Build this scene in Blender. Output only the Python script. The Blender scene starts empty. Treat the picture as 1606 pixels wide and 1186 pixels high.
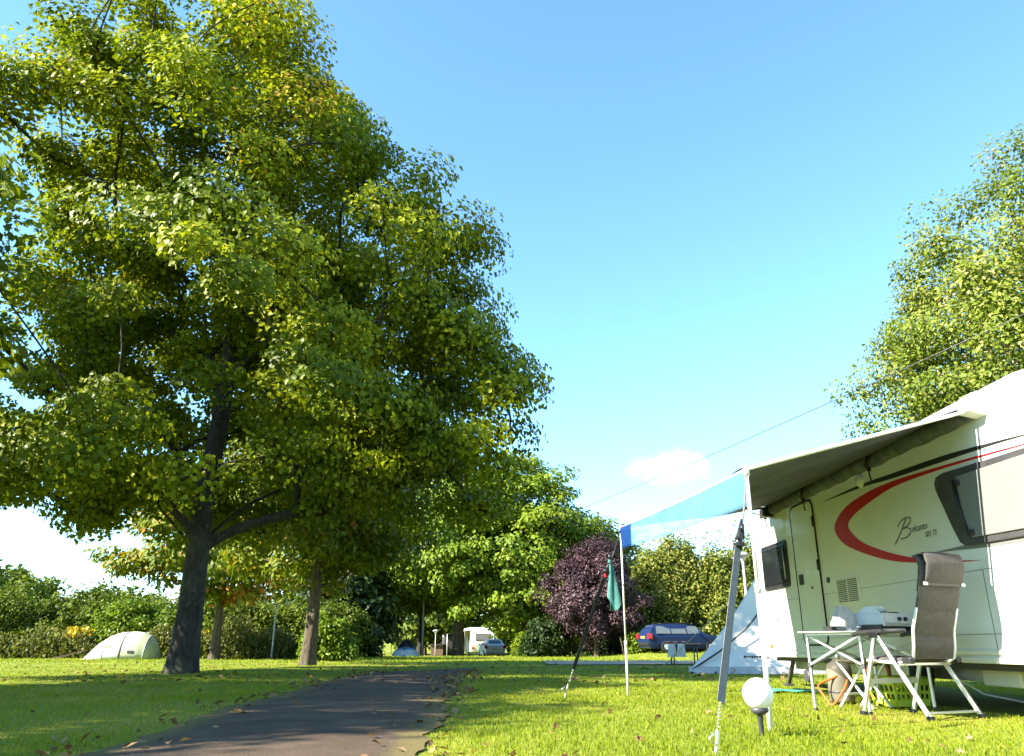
import bpy, math, random
import numpy as np
from mathutils import Vector, Matrix
R = math.radians
rnd = random.Random(7)
scn = bpy.context.scene
col = scn.collection

# ------------------------------------------------------------------ camera
cam_d = bpy.data.cameras.new('camera'); cam = bpy.data.objects.new('camera', cam_d); col.objects.link(cam)
cam.location = (0, 0, .56); cam.rotation_euler = (R(90 + 19.08), 0, 0)
cam_d.sensor_width = 36; cam_d.lens = 27.35; cam_d.clip_start = .05; cam_d.clip_end = 3000
scn.camera = cam
# ------------------------------------------------------------------ light and exposure
SUN_EL, SUN_AZ = 35.0, 24.0            # light travels towards +X turned SUN_AZ degrees to +Y
vs = scn.view_settings
vs.view_transform = 'Standard'; vs.look = 'None'; vs.gamma = 1; vs.use_curve_mapping = False
vs.exposure = 2.25
L = Vector((math.cos(R(SUN_AZ)) * math.cos(R(SUN_EL)), math.sin(R(SUN_AZ)) * math.cos(R(SUN_EL)), -math.sin(R(SUN_EL))))
sd = bpy.data.lights.new('sun', 'SUN'); sd.energy = 5.0; sd.angle = R(.53); sd.color = (1, .93, .80)
sun = bpy.data.objects.new('sun', sd); col.objects.link(sun)
sun.rotation_euler = L.to_track_quat('-Z', 'Y').to_euler(); sun.location = (-20, -10, 20)
world = bpy.data.worlds.new('World'); scn.world = world; world.use_nodes = True
nt = world.node_tree; nt.nodes.clear()
def N(nt, t, **k):
    n = nt.nodes.new(t)
    for a, b in k.items():
        if a in n.inputs: n.inputs[a].default_value = b
        else: setattr(n, a, b)
    return n
sky = N(nt, 'ShaderNodeTexSky', sky_type='NISHITA', sun_disc=False)
sky.sun_elevation = R(SUN_EL); sky.sun_rotation = math.atan2(-L.x, -L.y)
sky.air_density = 1.15; sky.dust_density = .05; sky.ozone_density = 5.5
bg = N(nt, 'ShaderNodeBackground'); bg.inputs[1].default_value = .098
wo = N(nt, 'ShaderNodeOutputWorld')
tc = N(nt, 'ShaderNodeTexCoord')
sep = N(nt, 'ShaderNodeSeparateXYZ'); nt.links.new(tc.outputs['Generated'], sep.inputs[0])
# low bank of thin white cloud round the whole horizon, broken up by noise
mp = N(nt, 'ShaderNodeMapping'); mp.inputs['Scale'].default_value = (2.2, 2.2, 7.5); mp.inputs['Location'].default_value = (.3, .15, 0)
nt.links.new(tc.outputs['Generated'], mp.inputs[0])
nz = N(nt, 'ShaderNodeTexNoise', Scale=1.6, Detail=7.0, Roughness=.55); nt.links.new(mp.outputs[0], nz.inputs[0])
elev = N(nt, 'ShaderNodeMapRange'); elev.inputs[1].default_value = .0; elev.inputs[2].default_value = .20
elev.inputs[3].default_value = .22; elev.inputs[4].default_value = -.16; nt.links.new(sep.outputs[2], elev.inputs[0])
ad = N(nt, 'ShaderNodeMath', operation='ADD'); nt.links.new(nz.outputs[0], ad.inputs[0]); nt.links.new(elev.outputs[0], ad.inputs[1])
rmp = N(nt, 'ShaderNodeMapRange'); rmp.inputs[1].default_value = .55; rmp.inputs[2].default_value = .72; rmp.clamp = True
rmp.interpolation_type = 'SMOOTHSTEP'; nt.links.new(ad.outputs[0], rmp.inputs[0])
mx = N(nt, 'ShaderNodeMix', data_type='RGBA'); nt.links.new(rmp.outputs[0], mx.inputs[0])
# one small cumulus low ahead of the camera
cd = N(nt, 'ShaderNodeVectorMath', operation='SUBTRACT'); nt.links.new(tc.outputs['Generated'], cd.inputs[0]); cd.inputs[1].default_value = (.198, .957, .212)
cs_ = N(nt, 'ShaderNodeVectorMath', operation='MULTIPLY'); nt.links.new(cd.outputs[0], cs_.inputs[0]); cs_.inputs[1].default_value = (1, 1, 2.2)
cl_ = N(nt, 'ShaderNodeVectorMath', operation='LENGTH'); nt.links.new(cs_.outputs[0], cl_.inputs[0])
nz2 = N(nt, 'ShaderNodeTexNoise', Scale=30.0, Detail=8.0, Roughness=.62); nt.links.new(tc.outputs['Generated'], nz2.inputs[0])
ca = N(nt, 'ShaderNodeMath', operation='MULTIPLY_ADD'); nt.links.new(nz2.outputs[0], ca.inputs[0]); ca.inputs[1].default_value = -.10; nt.links.new(cl_.outputs['Value'], ca.inputs[2])
cr_ = N(nt, 'ShaderNodeMapRange'); cr_.inputs[1].default_value = .010; cr_.inputs[2].default_value = -.035; cr_.inputs[4].default_value = .75; cr_.interpolation_type = 'SMOOTHSTEP'; nt.links.new(ca.outputs[0], cr_.inputs[0])
cm = N(nt, 'ShaderNodeMath', operation='MAXIMUM'); nt.links.new(cr_.outputs[0], cm.inputs[0]); nt.links.new(rmp.outputs[0], cm.inputs[1]); nt.links.new(cm.outputs[0], mx.inputs[0])
tint = N(nt, 'ShaderNodeMix', data_type='RGBA', blend_type='MULTIPLY'); tint.inputs[0].default_value = 1; tint.inputs[7].default_value = (.86, 1.02, 1.0, 1)
nt.links.new(sky.outputs[0], tint.inputs[6]); nt.links.new(tint.outputs[2], mx.inputs[6]); mx.inputs[7].default_value = (3.6, 3.7, 3.85, 1)
nt.links.new(mx.outputs[2], bg.inputs[0]); nt.links.new(bg.outputs[0], wo.inputs[0])
scn.render.engine = 'CYCLES'
cy = scn.cycles; cy.use_denoising = True; cy.max_bounces = 8; cy.diffuse_bounces = 3; cy.transmission_bounces = 3
cy.transparent_max_bounces = 8; cy.caustics_reflective = False; cy.caustics_refractive = False
cy.sample_clamp_indirect = 6

# ------------------------------------------------------------------ materials
MATS = {}
def newmat(name):
    m = bpy.data.materials.new(name); m.use_nodes = True; m.node_tree.nodes.clear(); MATS[name] = m
    return m, m.node_tree
def mat(name, c, rough=.55, metal=0., var=.12, scale=6., bump=0., bscale=40., spec=.4, trans=0., coat=0., c2=None):
    """procedural paint / cloth / metal: base colour broken by noise, optional bump, optional light passing through"""
    if name in MATS: return MATS[name]
    m, t = newmat(name)
    o = N(t, 'ShaderNodeOutputMaterial'); p = N(t, 'ShaderNodeBsdfPrincipled')
    tcn = N(t, 'ShaderNodeTexCoord'); nz = N(t, 'ShaderNodeTexNoise', Scale=scale, Detail=5.0)
    t.links.new(tcn.outputs['Object'], nz.inputs[0])
    mr = N(t, 'ShaderNodeMix', data_type='RGBA')
    d = c2 if c2 else tuple(x * (1 - 2 * var) for x in c); e = c if c2 else tuple(min(1, x * (1 + var)) for x in c)
    mr.inputs[6].default_value = (*d, 1); mr.inputs[7].default_value = (*e, 1)
    st = N(t, 'ShaderNodeMapRange'); st.inputs[1].default_value = .3; st.inputs[2].default_value = .7
    t.links.new(nz.outputs[0], st.inputs[0]); t.links.new(st.outputs[0], mr.inputs[0])
    t.links.new(mr.outputs[2], p.inputs['Base Color'])
    p.inputs['Roughness'].default_value = rough; p.inputs['Metallic'].default_value = metal
    p.inputs['Specular IOR Level'].default_value = spec; p.inputs['Coat Weight'].default_value = coat
    if bump:
        n2 = N(t, 'ShaderNodeTexNoise', Scale=bscale, Detail=6.0); t.links.new(tcn.outputs['Object'], n2.inputs[0])
        b = N(t, 'ShaderNodeBump', Strength=bump, Distance=.02); t.links.new(n2.outputs[0], b.inputs['Height'])
        t.links.new(b.outputs[0], p.inputs['Normal'])
    if trans:
        tr = N(t, 'ShaderNodeBsdfTranslucent'); t.links.new(mr.outputs[2], tr.inputs[0])
        ms = N(t, 'ShaderNodeMixShader'); ms.inputs[0].default_value = trans
        t.links.new(p.outputs[0], ms.inputs[1]); t.links.new(tr.outputs[0], ms.inputs[2]); t.links.new(ms.outputs[0], o.inputs[0])
    else: t.links.new(p.outputs[0], o.inputs[0])
    return m
def leafmat(name, stops, trans=.38, rough=.45, tcol=(1.15, 1.2, .55)):
    """leaf: per-leaf tone picks the colour, part of the light passes through"""
    m, t = newmat(name)
    o = N(t, 'ShaderNodeOutputMaterial'); p = N(t, 'ShaderNodeBsdfPrincipled'); a = N(t, 'ShaderNodeAttribute', attribute_name='tone')
    cr = N(t, 'ShaderNodeValToRGB'); el = cr.color_ramp.elements
    el[0].position, el[0].color = stops[0][0], (*stops[0][1], 1); el[1].position, el[1].color = stops[-1][0], (*stops[-1][1], 1)
    for q, c in stops[1:-1]:
        e = el.new(q); e.color = (*c, 1)
    t.links.new(a.outputs['Fac'], cr.inputs[0]); t.links.new(cr.outputs[0], p.inputs['Base Color'])
    p.inputs['Roughness'].default_value = rough; p.inputs['Specular IOR Level'].default_value = .16
    tr = N(t, 'ShaderNodeBsdfTranslucent'); mu = N(t, 'ShaderNodeMix', data_type='RGBA', blend_type='MULTIPLY')
    mu.inputs[0].default_value = 1; mu.inputs[7].default_value = (*tcol, 1); t.links.new(cr.outputs[0], mu.inputs[6]); t.links.new(mu.outputs[2], tr.inputs[0])
    ms = N(t, 'ShaderNodeMixShader'); ms.inputs[0].default_value = trans
    t.links.new(p.outputs[0], ms.inputs[1]); t.links.new(tr.outputs[0], ms.inputs[2]); t.links.new(ms.outputs[0], o.inputs[0])
    return m
def barkmat(name, c1, c2):
    m, t = newmat(name)
    o = N(t, 'ShaderNodeOutputMaterial'); p = N(t, 'ShaderNodeBsdfPrincipled'); tcn = N(t, 'ShaderNodeTexCoord')
    mp = N(t, 'ShaderNodeMapping'); mp.inputs['Scale'].default_value = (8, 8, 2.6); t.links.new(tcn.outputs['Object'], mp.inputs[0])
    nz = N(t, 'ShaderNodeTexNoise', Scale=2.2, Detail=8.0, Roughness=.65); t.links.new(mp.outputs[0], nz.inputs[0])
    n3 = N(t, 'ShaderNodeTexNoise', Scale=1.3, Detail=3.0); t.links.new(tcn.outputs['Object'], n3.inputs[0])
    cr = N(t, 'ShaderNodeValToRGB'); cr.color_ramp.elements[0].position = .36; cr.color_ramp.elements[1].position = .66
    cr.color_ramp.elements[0].color = (*c1, 1); cr.color_ramp.elements[1].color = (*c2, 1); t.links.new(nz.outputs[0], cr.inputs[0])
    mx = N(t, 'ShaderNodeMix', data_type='RGBA'); mx.inputs[7].default_value = (.10, .11, .055, 1)
    mr = N(t, 'ShaderNodeMapRange'); mr.inputs[1].default_value = .52; mr.inputs[2].default_value = .75; mr.inputs[4].default_value = .6
    t.links.new(n3.outputs[0], mr.inputs[0]); t.links.new(mr.outputs[0], mx.inputs[0]); t.links.new(cr.outputs[0], mx.inputs[6])
    n4 = N(t, 'ShaderNodeTexNoise', Scale=7.0, Detail=6.0, Roughness=.7); t.links.new(tcn.outputs['Object'], n4.inputs[0])
    m4 = N(t, 'ShaderNodeMapRange'); m4.inputs[1].default_value = .58; m4.inputs[2].default_value = .70; m4.inputs[4].default_value = .55; t.links.new(n4.outputs[0], m4.inputs[0])
    x4 = N(t, 'ShaderNodeMix', data_type='RGBA'); x4.inputs[7].default_value = (.15, .15, .115, 1); t.links.new(m4.outputs[0], x4.inputs[0]); t.links.new(mx.outputs[2], x4.inputs[6])
    t.links.new(x4.outputs[2], p.inputs['Base Color']); p.inputs['Roughness'].default_value = .9
    b = N(t, 'ShaderNodeBump', Strength=1.0, Distance=.07); t.links.new(nz.outputs[0], b.inputs['Height']); t.links.new(b.outputs[0], p.inputs['Normal'])
    t.links.new(p.outputs[0], o.inputs[0])
    return m
def groundmat(name, stops, scale, fine, bump, rough=.95):
    """ground in metres (world position): broad patches plus fine grain"""
    m, t = newmat(name)
    o = N(t, 'ShaderNodeOutputMaterial'); p = N(t, 'ShaderNodeBsdfPrincipled'); g = N(t, 'ShaderNodeNewGeometry')
    a = N(t, 'ShaderNodeTexNoise', Scale=scale, Detail=5.0, Roughness=.6); b = N(t, 'ShaderNodeTexNoise', Scale=fine, Detail=6.0, Roughness=.7)
    for q in (a, b): t.links.new(g.outputs['Position'], q.inputs[0])
    mxn = N(t, 'ShaderNodeMix', data_type='FLOAT'); mxn.inputs[0].default_value = .5
    t.links.new(a.outputs[0], mxn.inputs[2]); t.links.new(b.outputs[0], mxn.inputs[3])
    cr = N(t, 'ShaderNodeValToRGB'); el = cr.color_ramp.elements
    el[0].position, el[0].color = stops[0][0], (*stops[0][1], 1); el[1].position, el[1].color = stops[-1][0], (*stops[-1][1], 1)
    for q, c in stops[1:-1]: el.new(q).color = (*c, 1)
    t.links.new(mxn.outputs[0], cr.inputs[0]); t.links.new(cr.outputs[0], p.inputs['Base Color'])
    p.inputs['Roughness'].default_value = rough; p.inputs['Specular IOR Level'].default_value = .2
    bp = N(t, 'ShaderNodeBump', Strength=bump, Distance=.03); t.links.new(b.outputs[0], bp.inputs['Height']); t.links.new(bp.outputs[0], p.inputs['Normal'])
    t.links.new(p.outputs[0], o.inputs[0])
    return m
def glassmat(name, c, rough=.06, mixf=.25):
    """tinted acrylic / car glass: glossy, partly see-through"""
    m, t = newmat(name)
    o = N(t, 'ShaderNodeOutputMaterial'); p = N(t, 'ShaderNodeBsdfPrincipled')
    p.inputs['Base Color'].default_value = (*c, 1); p.inputs['Roughness'].default_value = rough; p.inputs['Specular IOR Level'].default_value = .7
    tr = N(t, 'ShaderNodeBsdfTransparent'); tr.inputs[0].default_value = (.75, .8, .8, 1)
    ms = N(t, 'ShaderNodeMixShader'); ms.inputs[0].default_value = mixf
    t.links.new(p.outputs[0], ms.inputs[1]); t.links.new(tr.outputs[0], ms.inputs[2]); t.links.new(ms.outputs[0], o.inputs[0])
    return m

M_lawn = groundmat('lawn', [(.30, (.075, .105, .010)), (.5, (.15, .185, .012)), (.62, (.22, .21, .025)), (.75, (.30, .23, .07))], .35, 22, .6)
M_asph = groundmat('asphalt', [(.3, (.055, .037, .025)), (.47, (.095, .066, .044)), (.60, (.16, .112, .073)), (.75, (.29, .205, .13))], 1.3, 95, .9)
def soil_edge(m):
    t = m.node_tree; p = [n for n in t.nodes if n.type == 'BSDF_PRINCIPLED'][0]; src = p.inputs['Base Color'].links[0].from_socket
    g = N(t, 'ShaderNodeNewGeometry'); nz = N(t, 'ShaderNodeTexNoise', Scale=5.0, Detail=8.0, Roughness=.7); t.links.new(g.outputs['Position'], nz.inputs[0])
    a = N(t, 'ShaderNodeAttribute', attribute_name='edge'); ad = N(t, 'ShaderNodeMath', operation='ADD'); t.links.new(a.outputs['Fac'], ad.inputs[0]); t.links.new(nz.outputs[0], ad.inputs[1])
    mr = N(t, 'ShaderNodeMapRange'); mr.inputs[1].default_value = .92; mr.inputs[2].default_value = 1.25; t.links.new(ad.outputs[0], mr.inputs[0])
    mx = N(t, 'ShaderNodeMix', data_type='RGBA'); mx.inputs[7].default_value = (.17, .135, .05, 1); t.links.new(mr.outputs[0], mx.inputs[0]); t.links.new(src, mx.inputs[6]); t.links.new(mx.outputs[2], p.inputs['Base Color'])
soil_edge(M_asph)
M_grav = groundmat('gravel', [(.3, (.26, .20, .14)), (.7, (.44, .34, .24))], .5, 60, .4)
M_blade = leafmat('grass_blade', [(0, (.12, .165, .008)), (.55, (.20, .255, .010)), (.85, (.29, .28, .025)), (1, (.40, .30, .09))], .38, .5)
M_bark = barkmat('bark_dark', (.014, .011, .009), (.055, .045, .034))
M_bark2 = barkmat('bark_brown', (.040, .028, .019), (.125, .090, .056))
M_maple = leafmat('maple_leaf', [(0, (.07, .105, .005)), (.45, (.172, .21, .007)), (.9, (.325, .345, .012)), (.985, (.36, .34, .02)), (1, (.32, .16, .03))], .34)
M_maple2 = leafmat('maple_leaf_autumn', [(0, (.065, .10, .008)), (.5, (.13, .17, .010)), (.85, (.21, .21, .018)), (1, (.38, .16, .03))], .32)
M_lime = leafmat('light_leaf', [(0, (.075, .125, .010)), (.5, (.13, .195, .013)), (1, (.20, .25, .02))], .32)
M_plum = leafmat('plum_leaf', [(0, (.022, .012, .016)), (.5, (.052, .028, .034)), (1, (.11, .065, .068))], .14, .4, (1.2, .6, .7))
M_oak = leafmat('oak_leaf', [(0, (.07, .11, .012)), (.5, (.15, .195, .020)), (.85, (.23, .25, .045)), (1, (.26, .21, .09))], .36, .4)
M_bush = leafmat('bush_leaf', [(0, (.085, .12, .016)), (.5, (.17, .195, .03)), (1, (.29, .28, .07))], .35)
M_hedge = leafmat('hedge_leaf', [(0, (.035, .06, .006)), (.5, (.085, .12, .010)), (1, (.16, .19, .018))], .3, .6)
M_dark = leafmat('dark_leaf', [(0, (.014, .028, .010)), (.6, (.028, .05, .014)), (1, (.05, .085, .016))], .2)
M_weed = leafmat('weed_leaf', [(0, (.07, .09, .02)), (.55, (.14, .15, .03)), (.72, (.20, .16, .06)), (.78, (.42, .30, .02)), (1, (.55, .38, .02))], .3)
M_dry = leafmat('dry_leaf', [(0, (.10, .055, .02)), (.5, (.19, .11, .045)), (1, (.32, .22, .11))], .25, .6)
M_white = mat('caravan_white', (.74, .735, .69), .30, var=.03, scale=1.5, coat=.3)
M_cream = mat('cream_plastic', (.72, .70, .60), .4, var=.03)
M_alu = mat('aluminium', (.66, .66, .65), .34, .85, var=.05, scale=20)
M_alum = mat('painted_tube', (.74, .73, .70), .35, .2, var=.04, scale=10)
M_black = mat('black_plastic', (.018, .018, .02), .4, var=.2)
M_rub = mat('rubber', (.022, .021, .02), .75, var=.2)
M_dgrey = mat('dark_grey', (.055, .053, .055), .5, var=.15)
M_red = mat('red_decal', (.50, .008, .018), .35, var=.03)
M_blk_decal = mat('black_decal', (.022, .022, .022), .35, var=.05)
M_gry_decal = mat('grey_decal', (.16, .16, .155), .4, var=.05)
M_canvas = mat('canopy_canvas', (.050, .056, .068), .75, var=.14, scale=2.2, trans=.02, bump=.15, bscale=9)
M_bag = mat('bag_canvas', (.12, .125, .15), .8, var=.25, scale=7, bump=.5, bscale=14)
M_blue = mat('valance_blue', (.24, .54, .80), .6, var=.06, scale=3, trans=.45)
def see_through(m, f):
    t = m.node_tree; o = [n for n in t.nodes if n.type == 'OUTPUT_MATERIAL'][0]; s_ = o.inputs[0].links[0].from_socket
    ms = N(t, 'ShaderNodeMixShader'); ms.inputs[0].default_value = f; tr = N(t, 'ShaderNodeBsdfTransparent'); t.links.new(s_, ms.inputs[1]); t.links.new(tr.outputs[0], ms.inputs[2]); t.links.new(ms.outputs[0], o.inputs[0])
see_through(M_blue, .62)
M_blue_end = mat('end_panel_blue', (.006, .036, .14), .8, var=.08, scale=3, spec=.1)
M_tent = mat('tent_canvas', (.82, .79, .72), .7, var=.06, scale=2, trans=.22, bump=.12, bscale=4)
M_tentw = mat('tent_cream', (.74, .73, .62), .6, var=.04, trans=.15)
M_tentg = mat('tent_green', (.48, .52, .33), .6, var=.05, trans=.2)
M_strap = mat('webbing', (.17, .165, .16), .7, var=.12, scale=60, bump=.3, bscale=200)
M_globe = mat('opal_globe', (.86, .85, .82), .18, var=.01, trans=.2)
M_pad = mat('chair_fabric', (.072, .064, .058), .85, var=.12, scale=30, bump=.35, bscale=160)
M_stove = mat('stove_enamel', (.62, .66, .68), .3, var=.03, coat=.3)
M_orange = mat('orange_hose', (.55, .11, .02), .5, var=.08)
M_lime_pl = mat('lime_plastic', (.50, .64, .03), .4, var=.05, trans=.1)
M_glass = glassmat('tinted_window', (.012, .014, .016), .05, .12)
M_glass2 = glassmat('grey_window', (.20, .20, .19), .25, .05)
M_carglass = glassmat('car_glass', (.11, .13, .14), .08, .22)
M_carblue = mat('car_blue', (.008, .019, .06), .4, 0, var=.04, spec=.2)
M_carsil = mat('car_silver', (.72, .72, .72), .35, .1, var=.03, coat=.4)
M_tail = mat('tail_light', (.42, .012, .02), .2, var=.05, coat=.5)
M_plate = mat('number_plate', (.75, .45, .08), .5, var=.03)
M_wood = mat('weathered_wood', (.14, .085, .055), .8, var=.25, scale=9)
M_teal = mat('teal_cloth', (.06, .19, .17), .85, var=.12, scale=12)
M_mat = mat('green_mat', (.05, .26, .18), .9, var=.1)
M_beige = mat('beige_drum', (.15, .135, .10), .5, var=.12)
M_bagw = mat('plastic_bag', (.72, .72, .70), .4, var=.05, trans=.4)
M_peach = mat('peach_cloth', (.62, .30, .18), .8, var=.2, scale=14)
M_conc = mat('lamp_post_grey', (.42, .42, .40), .5, var=.08)

# ------------------------------------------------------------------ mesh helpers
class MB:
    def __init__(s): s.v = []; s.f = []; s.sm = []
    def add(s, vs_, fs, smooth=False):
        o = len(s.v); s.v += [tuple(v) for v in vs_]
        for f in fs: s.f.append(tuple(i + o for i in f)); s.sm.append(smooth)
        return s
    def box(s, c, d, M=None):
        x, y, z = d[0] / 2, d[1] / 2, d[2] / 2
        P = [Vector((a * x, b * y, e * z)) for e in (-1, 1) for b in (-1, 1) for a in (-1, 1)]
        if M is not None: P = [M @ p for p in P]
        P = [p + Vector(c) for p in P]
        return s.add(P, [(0, 2, 3, 1), (4, 5, 7, 6), (0, 1, 5, 4), (2, 6, 7, 3), (0, 4, 6, 2), (1, 3, 7, 5)])
    def bar(s, a, b, w, t, up=(0, 0, 1)):
        """flat bar from a to b, w across, t thick"""
        a, b = Vector(a), Vector(b); d = (b - a).normalized(); u = Vector(up)
        sx = d.cross(u)
        if sx.length < 1e-4: sx = d.cross(Vector((1, 0, 0)))
        sx.normalize(); n = sx.cross(d).normalized(); sx *= w / 2; n *= t / 2
        P = [a - sx - n, a + sx - n, a + sx + n, a - sx + n, b - sx - n, b + sx - n, b + sx + n, b - sx + n]
        return s.add(P, [(3, 2, 1, 0), (4, 5, 6, 7), (0, 1, 5, 4), (1, 2, 6, 5), (2, 3, 7, 6), (3, 0, 4, 7)])
    def tube(s, pts, r, n=8, cap=True):
        pts = [Vector(p) for p in pts]; k = len(pts); rs = r if hasattr(r, '__len__') else [r] * k
        up = Vector((0, 0, 1)); V = []; prev = None
        for i, p in enumerate(pts):
            d = (pts[min(i + 1, k - 1)] - pts[max(i - 1, 0)]).normalized()
            if prev is None:
                a = d.cross(up)
                if a.length < .05: a = d.cross(Vector((0, 1, 0)))
            else: a = prev - d * prev.dot(d)
            a.normalize(); prev = a; b = d.cross(a)
            V += [p + (a * math.cos(6.28319 * j / n) + b * math.sin(6.28319 * j / n)) * rs[i] for j in range(n)]
        F = [(i * n + j, i * n + (j + 1) % n, (i + 1) * n + (j + 1) % n, (i + 1) * n + j) for i in range(k - 1) for j in range(n)]
        s.add(V, F, True)
        if cap:
            o = len(s.v) - len(V); s.f += [tuple(o + j for j in range(n))[::-1], tuple(o + (k - 1) * n + j for j in range(n))]; s.sm += [False, False]
        return s
    def lathe(s, prof, n=20, c=(0, 0, 0)):
        V = [(c[0] + r * math.cos(6.28319 * j / n), c[1] + r * math.sin(6.28319 * j / n), c[2] + z) for r, z in prof for j in range(n)]
        F = [(i * n + j, i * n + (j + 1) % n, (i + 1) * n + (j + 1) % n, (i + 1) * n + j) for i in range(len(prof) - 1) for j in range(n)]
        return s.add(V, F, True)
    def grid(s, fn, nu, nv, smooth=True):
        V = [fn(i / nu, j / nv) for j in range(nv + 1) for i in range(nu + 1)]
        F = [(j * (nu + 1) + i, j * (nu + 1) + i + 1, (j + 1) * (nu + 1) + i + 1, (j + 1) * (nu + 1) + i) for j in range(nv) for i in range(nu)]
        return s.add(V, F, smooth)
    def prism(s, poly, axis, a, b, smooth=False):
        """polygon extruded from a to b along axis 0/1/2"""
        def pt(p, q): l = list(p); l.insert(axis, q); return tuple(l)
        n = len(poly); V = [pt(p, a) for p in poly] + [pt(p, b) for p in poly]
        s.add(V, [tuple(range(n))[::-1], tuple(range(n, 2 * n))])
        o = len(s.v) - 2 * n
        for i in range(n): s.f.append((o + i, o + (i + 1) % n, o + n + (i + 1) % n, o + n + i)); s.sm.append(smooth)
        return s
    def build(s, name, m, parent=None, bevel=0, solid=0, weld=False, loc=None):
        me = bpy.data.meshes.new(name); me.from_pydata(s.v, [], s.f); me.polygons.foreach_set('use_smooth', s.sm); me.materials.append(m)
        me.validate(); me.update()
        if not solid and not getattr(s, 'noflip', False):
            import bmesh
            b = bmesh.new(); b.from_mesh(me); bmesh.ops.recalc_face_normals(b, faces=b.faces); b.to_mesh(me); b.free()
        o = bpy.data.objects.new(name, me); col.objects.link(o)
        if parent is not None: o.parent = parent
        if loc is not None: o.location = loc
        if solid: q = o.modifiers.new('thick', 'SOLIDIFY'); q.thickness = solid; q.offset = 0
        if bevel: q = o.modifiers.new('bevel', 'BEVEL'); q.width = bevel; q.segments = 2; q.limit_method = 'ANGLE'; q.angle_limit = R(40)
        return o
def tag(o, label, cat, group=None, kind=None):
    if label: o['label'] = label
    if cat: o['category'] = cat
    if group: o['group'] = group
    if kind: o['kind'] = kind
    return o
def thing(name, label, cat, loc=(0, 0, 0), rz=0, group=None):
    e = bpy.data.objects.new(name, None); e.empty_display_size = .2; col.objects.link(e)
    e.location = loc; e.rotation_euler = (0, 0, rz); return tag(e, label, cat, group)
def copy_tree(o, parent=None):
    c = o.copy(); col.objects.link(c); c.parent = parent
    for ch in list(o.children): copy_tree(ch, c)
    return c
def npmesh(name, V, nper, k, mtl, tone=None, parent=None, tris=None):
    """k-vertex pieces, N of them, sharing one face pattern (tris: list of index tuples); V is (N*k,3)"""
    Nn = nper; pat = tris if tris else [tuple(range(k))]
    idx = []; sizes = []
    flat = np.concatenate([np.array(t) for t in pat]); sz = np.array([len(t) for t in pat])
    loops = (np.arange(Nn)[:, None] * k + flat[None, :]).ravel().astype(np.int32)
    tot = np.tile(sz, Nn); start = np.concatenate([[0], np.cumsum(tot)[:-1]]).astype(np.int32)
    me = bpy.data.meshes.new(name)
    me.vertices.add(Nn * k); me.vertices.foreach_set('co', np.ascontiguousarray(V, dtype=np.float32).ravel())
    me.loops.add(len(loops)); me.loops.foreach_set('vertex_index', loops)
    me.polygons.add(len(tot)); me.polygons.foreach_set('loop_start', start)
    if tone is not None:
        at = me.attributes.new('tone', 'FLOAT', 'FACE'); at.data.foreach_set('value', np.repeat(tone, len(pat)).astype(np.float32))
    me.materials.append(mtl); me.update(calc_edges=True)
    o = bpy.data.objects.new(name, me); col.objects.link(o)
    if parent is not None: o.parent = parent
    return o

# ------------------------------------------------------------------ terrain
def ss(a, b, x):
    t = np.clip((x - a) / (b - a), 0, 1); return t * t * (3 - 2 * t)
def hgt(x, y):
    x = np.asarray(x, float); y = np.asarray(y, float)
    h = .28 * ss(37, 47, y) * ss(4.5, 8.5, x)
    h = h - .28 * ss(50, 74, y) * (1 - ss(3, 9, x)) * ss(-16, -10, x)
    h = h + .055 * np.exp(-((x + 6.87) ** 2 + (y - 17.2) ** 2) / (2 * 1.1 ** 2))
    far = np.maximum(0, y - 88); h = h + 8 * (1 - np.exp(-far * far / 26000.)) + .012 * far
    h = h + 5 * ss(-55, -95, x) * ss(80, 130, y)
    h = h + .012 * np.sin(x * 1.7 + y * .6) * np.sin(y * 1.1 - x * .4) * ss(3, 8, np.hypot(x, y))
    return h
def hz(x, y): return float(hgt(x, y))
# road edges (x at given y)
RY = np.array([-40, 0, 4.72, 7.5, 10.4, 16.5, 19.5, 20.8, 21.6])
RL = np.array([-2.1, -2.15, -2.33, -2.67, -2.87, -3.3, -3.2, -2.7, -1.4])
RR = np.array([-.2, -.3, -.47, -.61, -.72, -1.0, -1.0, -.9, -.8])
def road_edges(y):
    y = np.asarray(y, float)
    w = .05 * np.sin(y * 1.3) + .025 * np.sin(y * 5.1 + 1) + .02 * np.sin(y * 11.7 + 2) + .006 * np.sin(y * 29)
    w2 = .04 * np.sin(y * 1.7 + 2) + .025 * np.sin(y * 6.3) + .02 * np.sin(y * 13.1) + .006 * np.sin(y * 31)
    return np.interp(y, RY, RL) + w, np.interp(y, RY, RR) + w2
def on_road(x, y):
    l, r = road_edges(y); return (x > l) & (x < r) & (y < 21.6)
def gravel_band(x):
    x = np.asarray(x, float); c = 30.5 + .10 * (x - 2) + .0 * x; return c - 3.4 + .2 * np.sin(x * 1.3), c + 3.6 + .2 * np.sin(x * .9 + 1)
def on_gravel(x, y):
    a, b = gravel_band(x); return (y > a) & (y < b) & (x > 1.2 + .3 * np.sin(y * 2)) & (x < 70)
ax = np.unique(np.concatenate([-np.geomspace(14, 900, 26), np.linspace(-14, 14, 85), np.geomspace(14, 900, 26)]))
ay = np.unique(np.concatenate([-np.geomspace(4, 500, 16), np.linspace(-4, 34, 115), np.geomspace(34, 1500, 50)]))
GX, GY = np.meshgrid(ax, ay); GZ = hgt(GX, GY)
V = np.stack([GX, GY, GZ], -1).reshape(-1, 3); nx, ny = len(ax), len(ay)
F = [(j * nx + i, j * nx + i + 1, (j + 1) * nx + i + 1, (j + 1) * nx + i) for j in range(ny - 1) for i in range(nx - 1)]
gm = MB(); gm.v = [tuple(v) for v in V]; gm.f = F; gm.sm = [True] * len(F)
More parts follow.
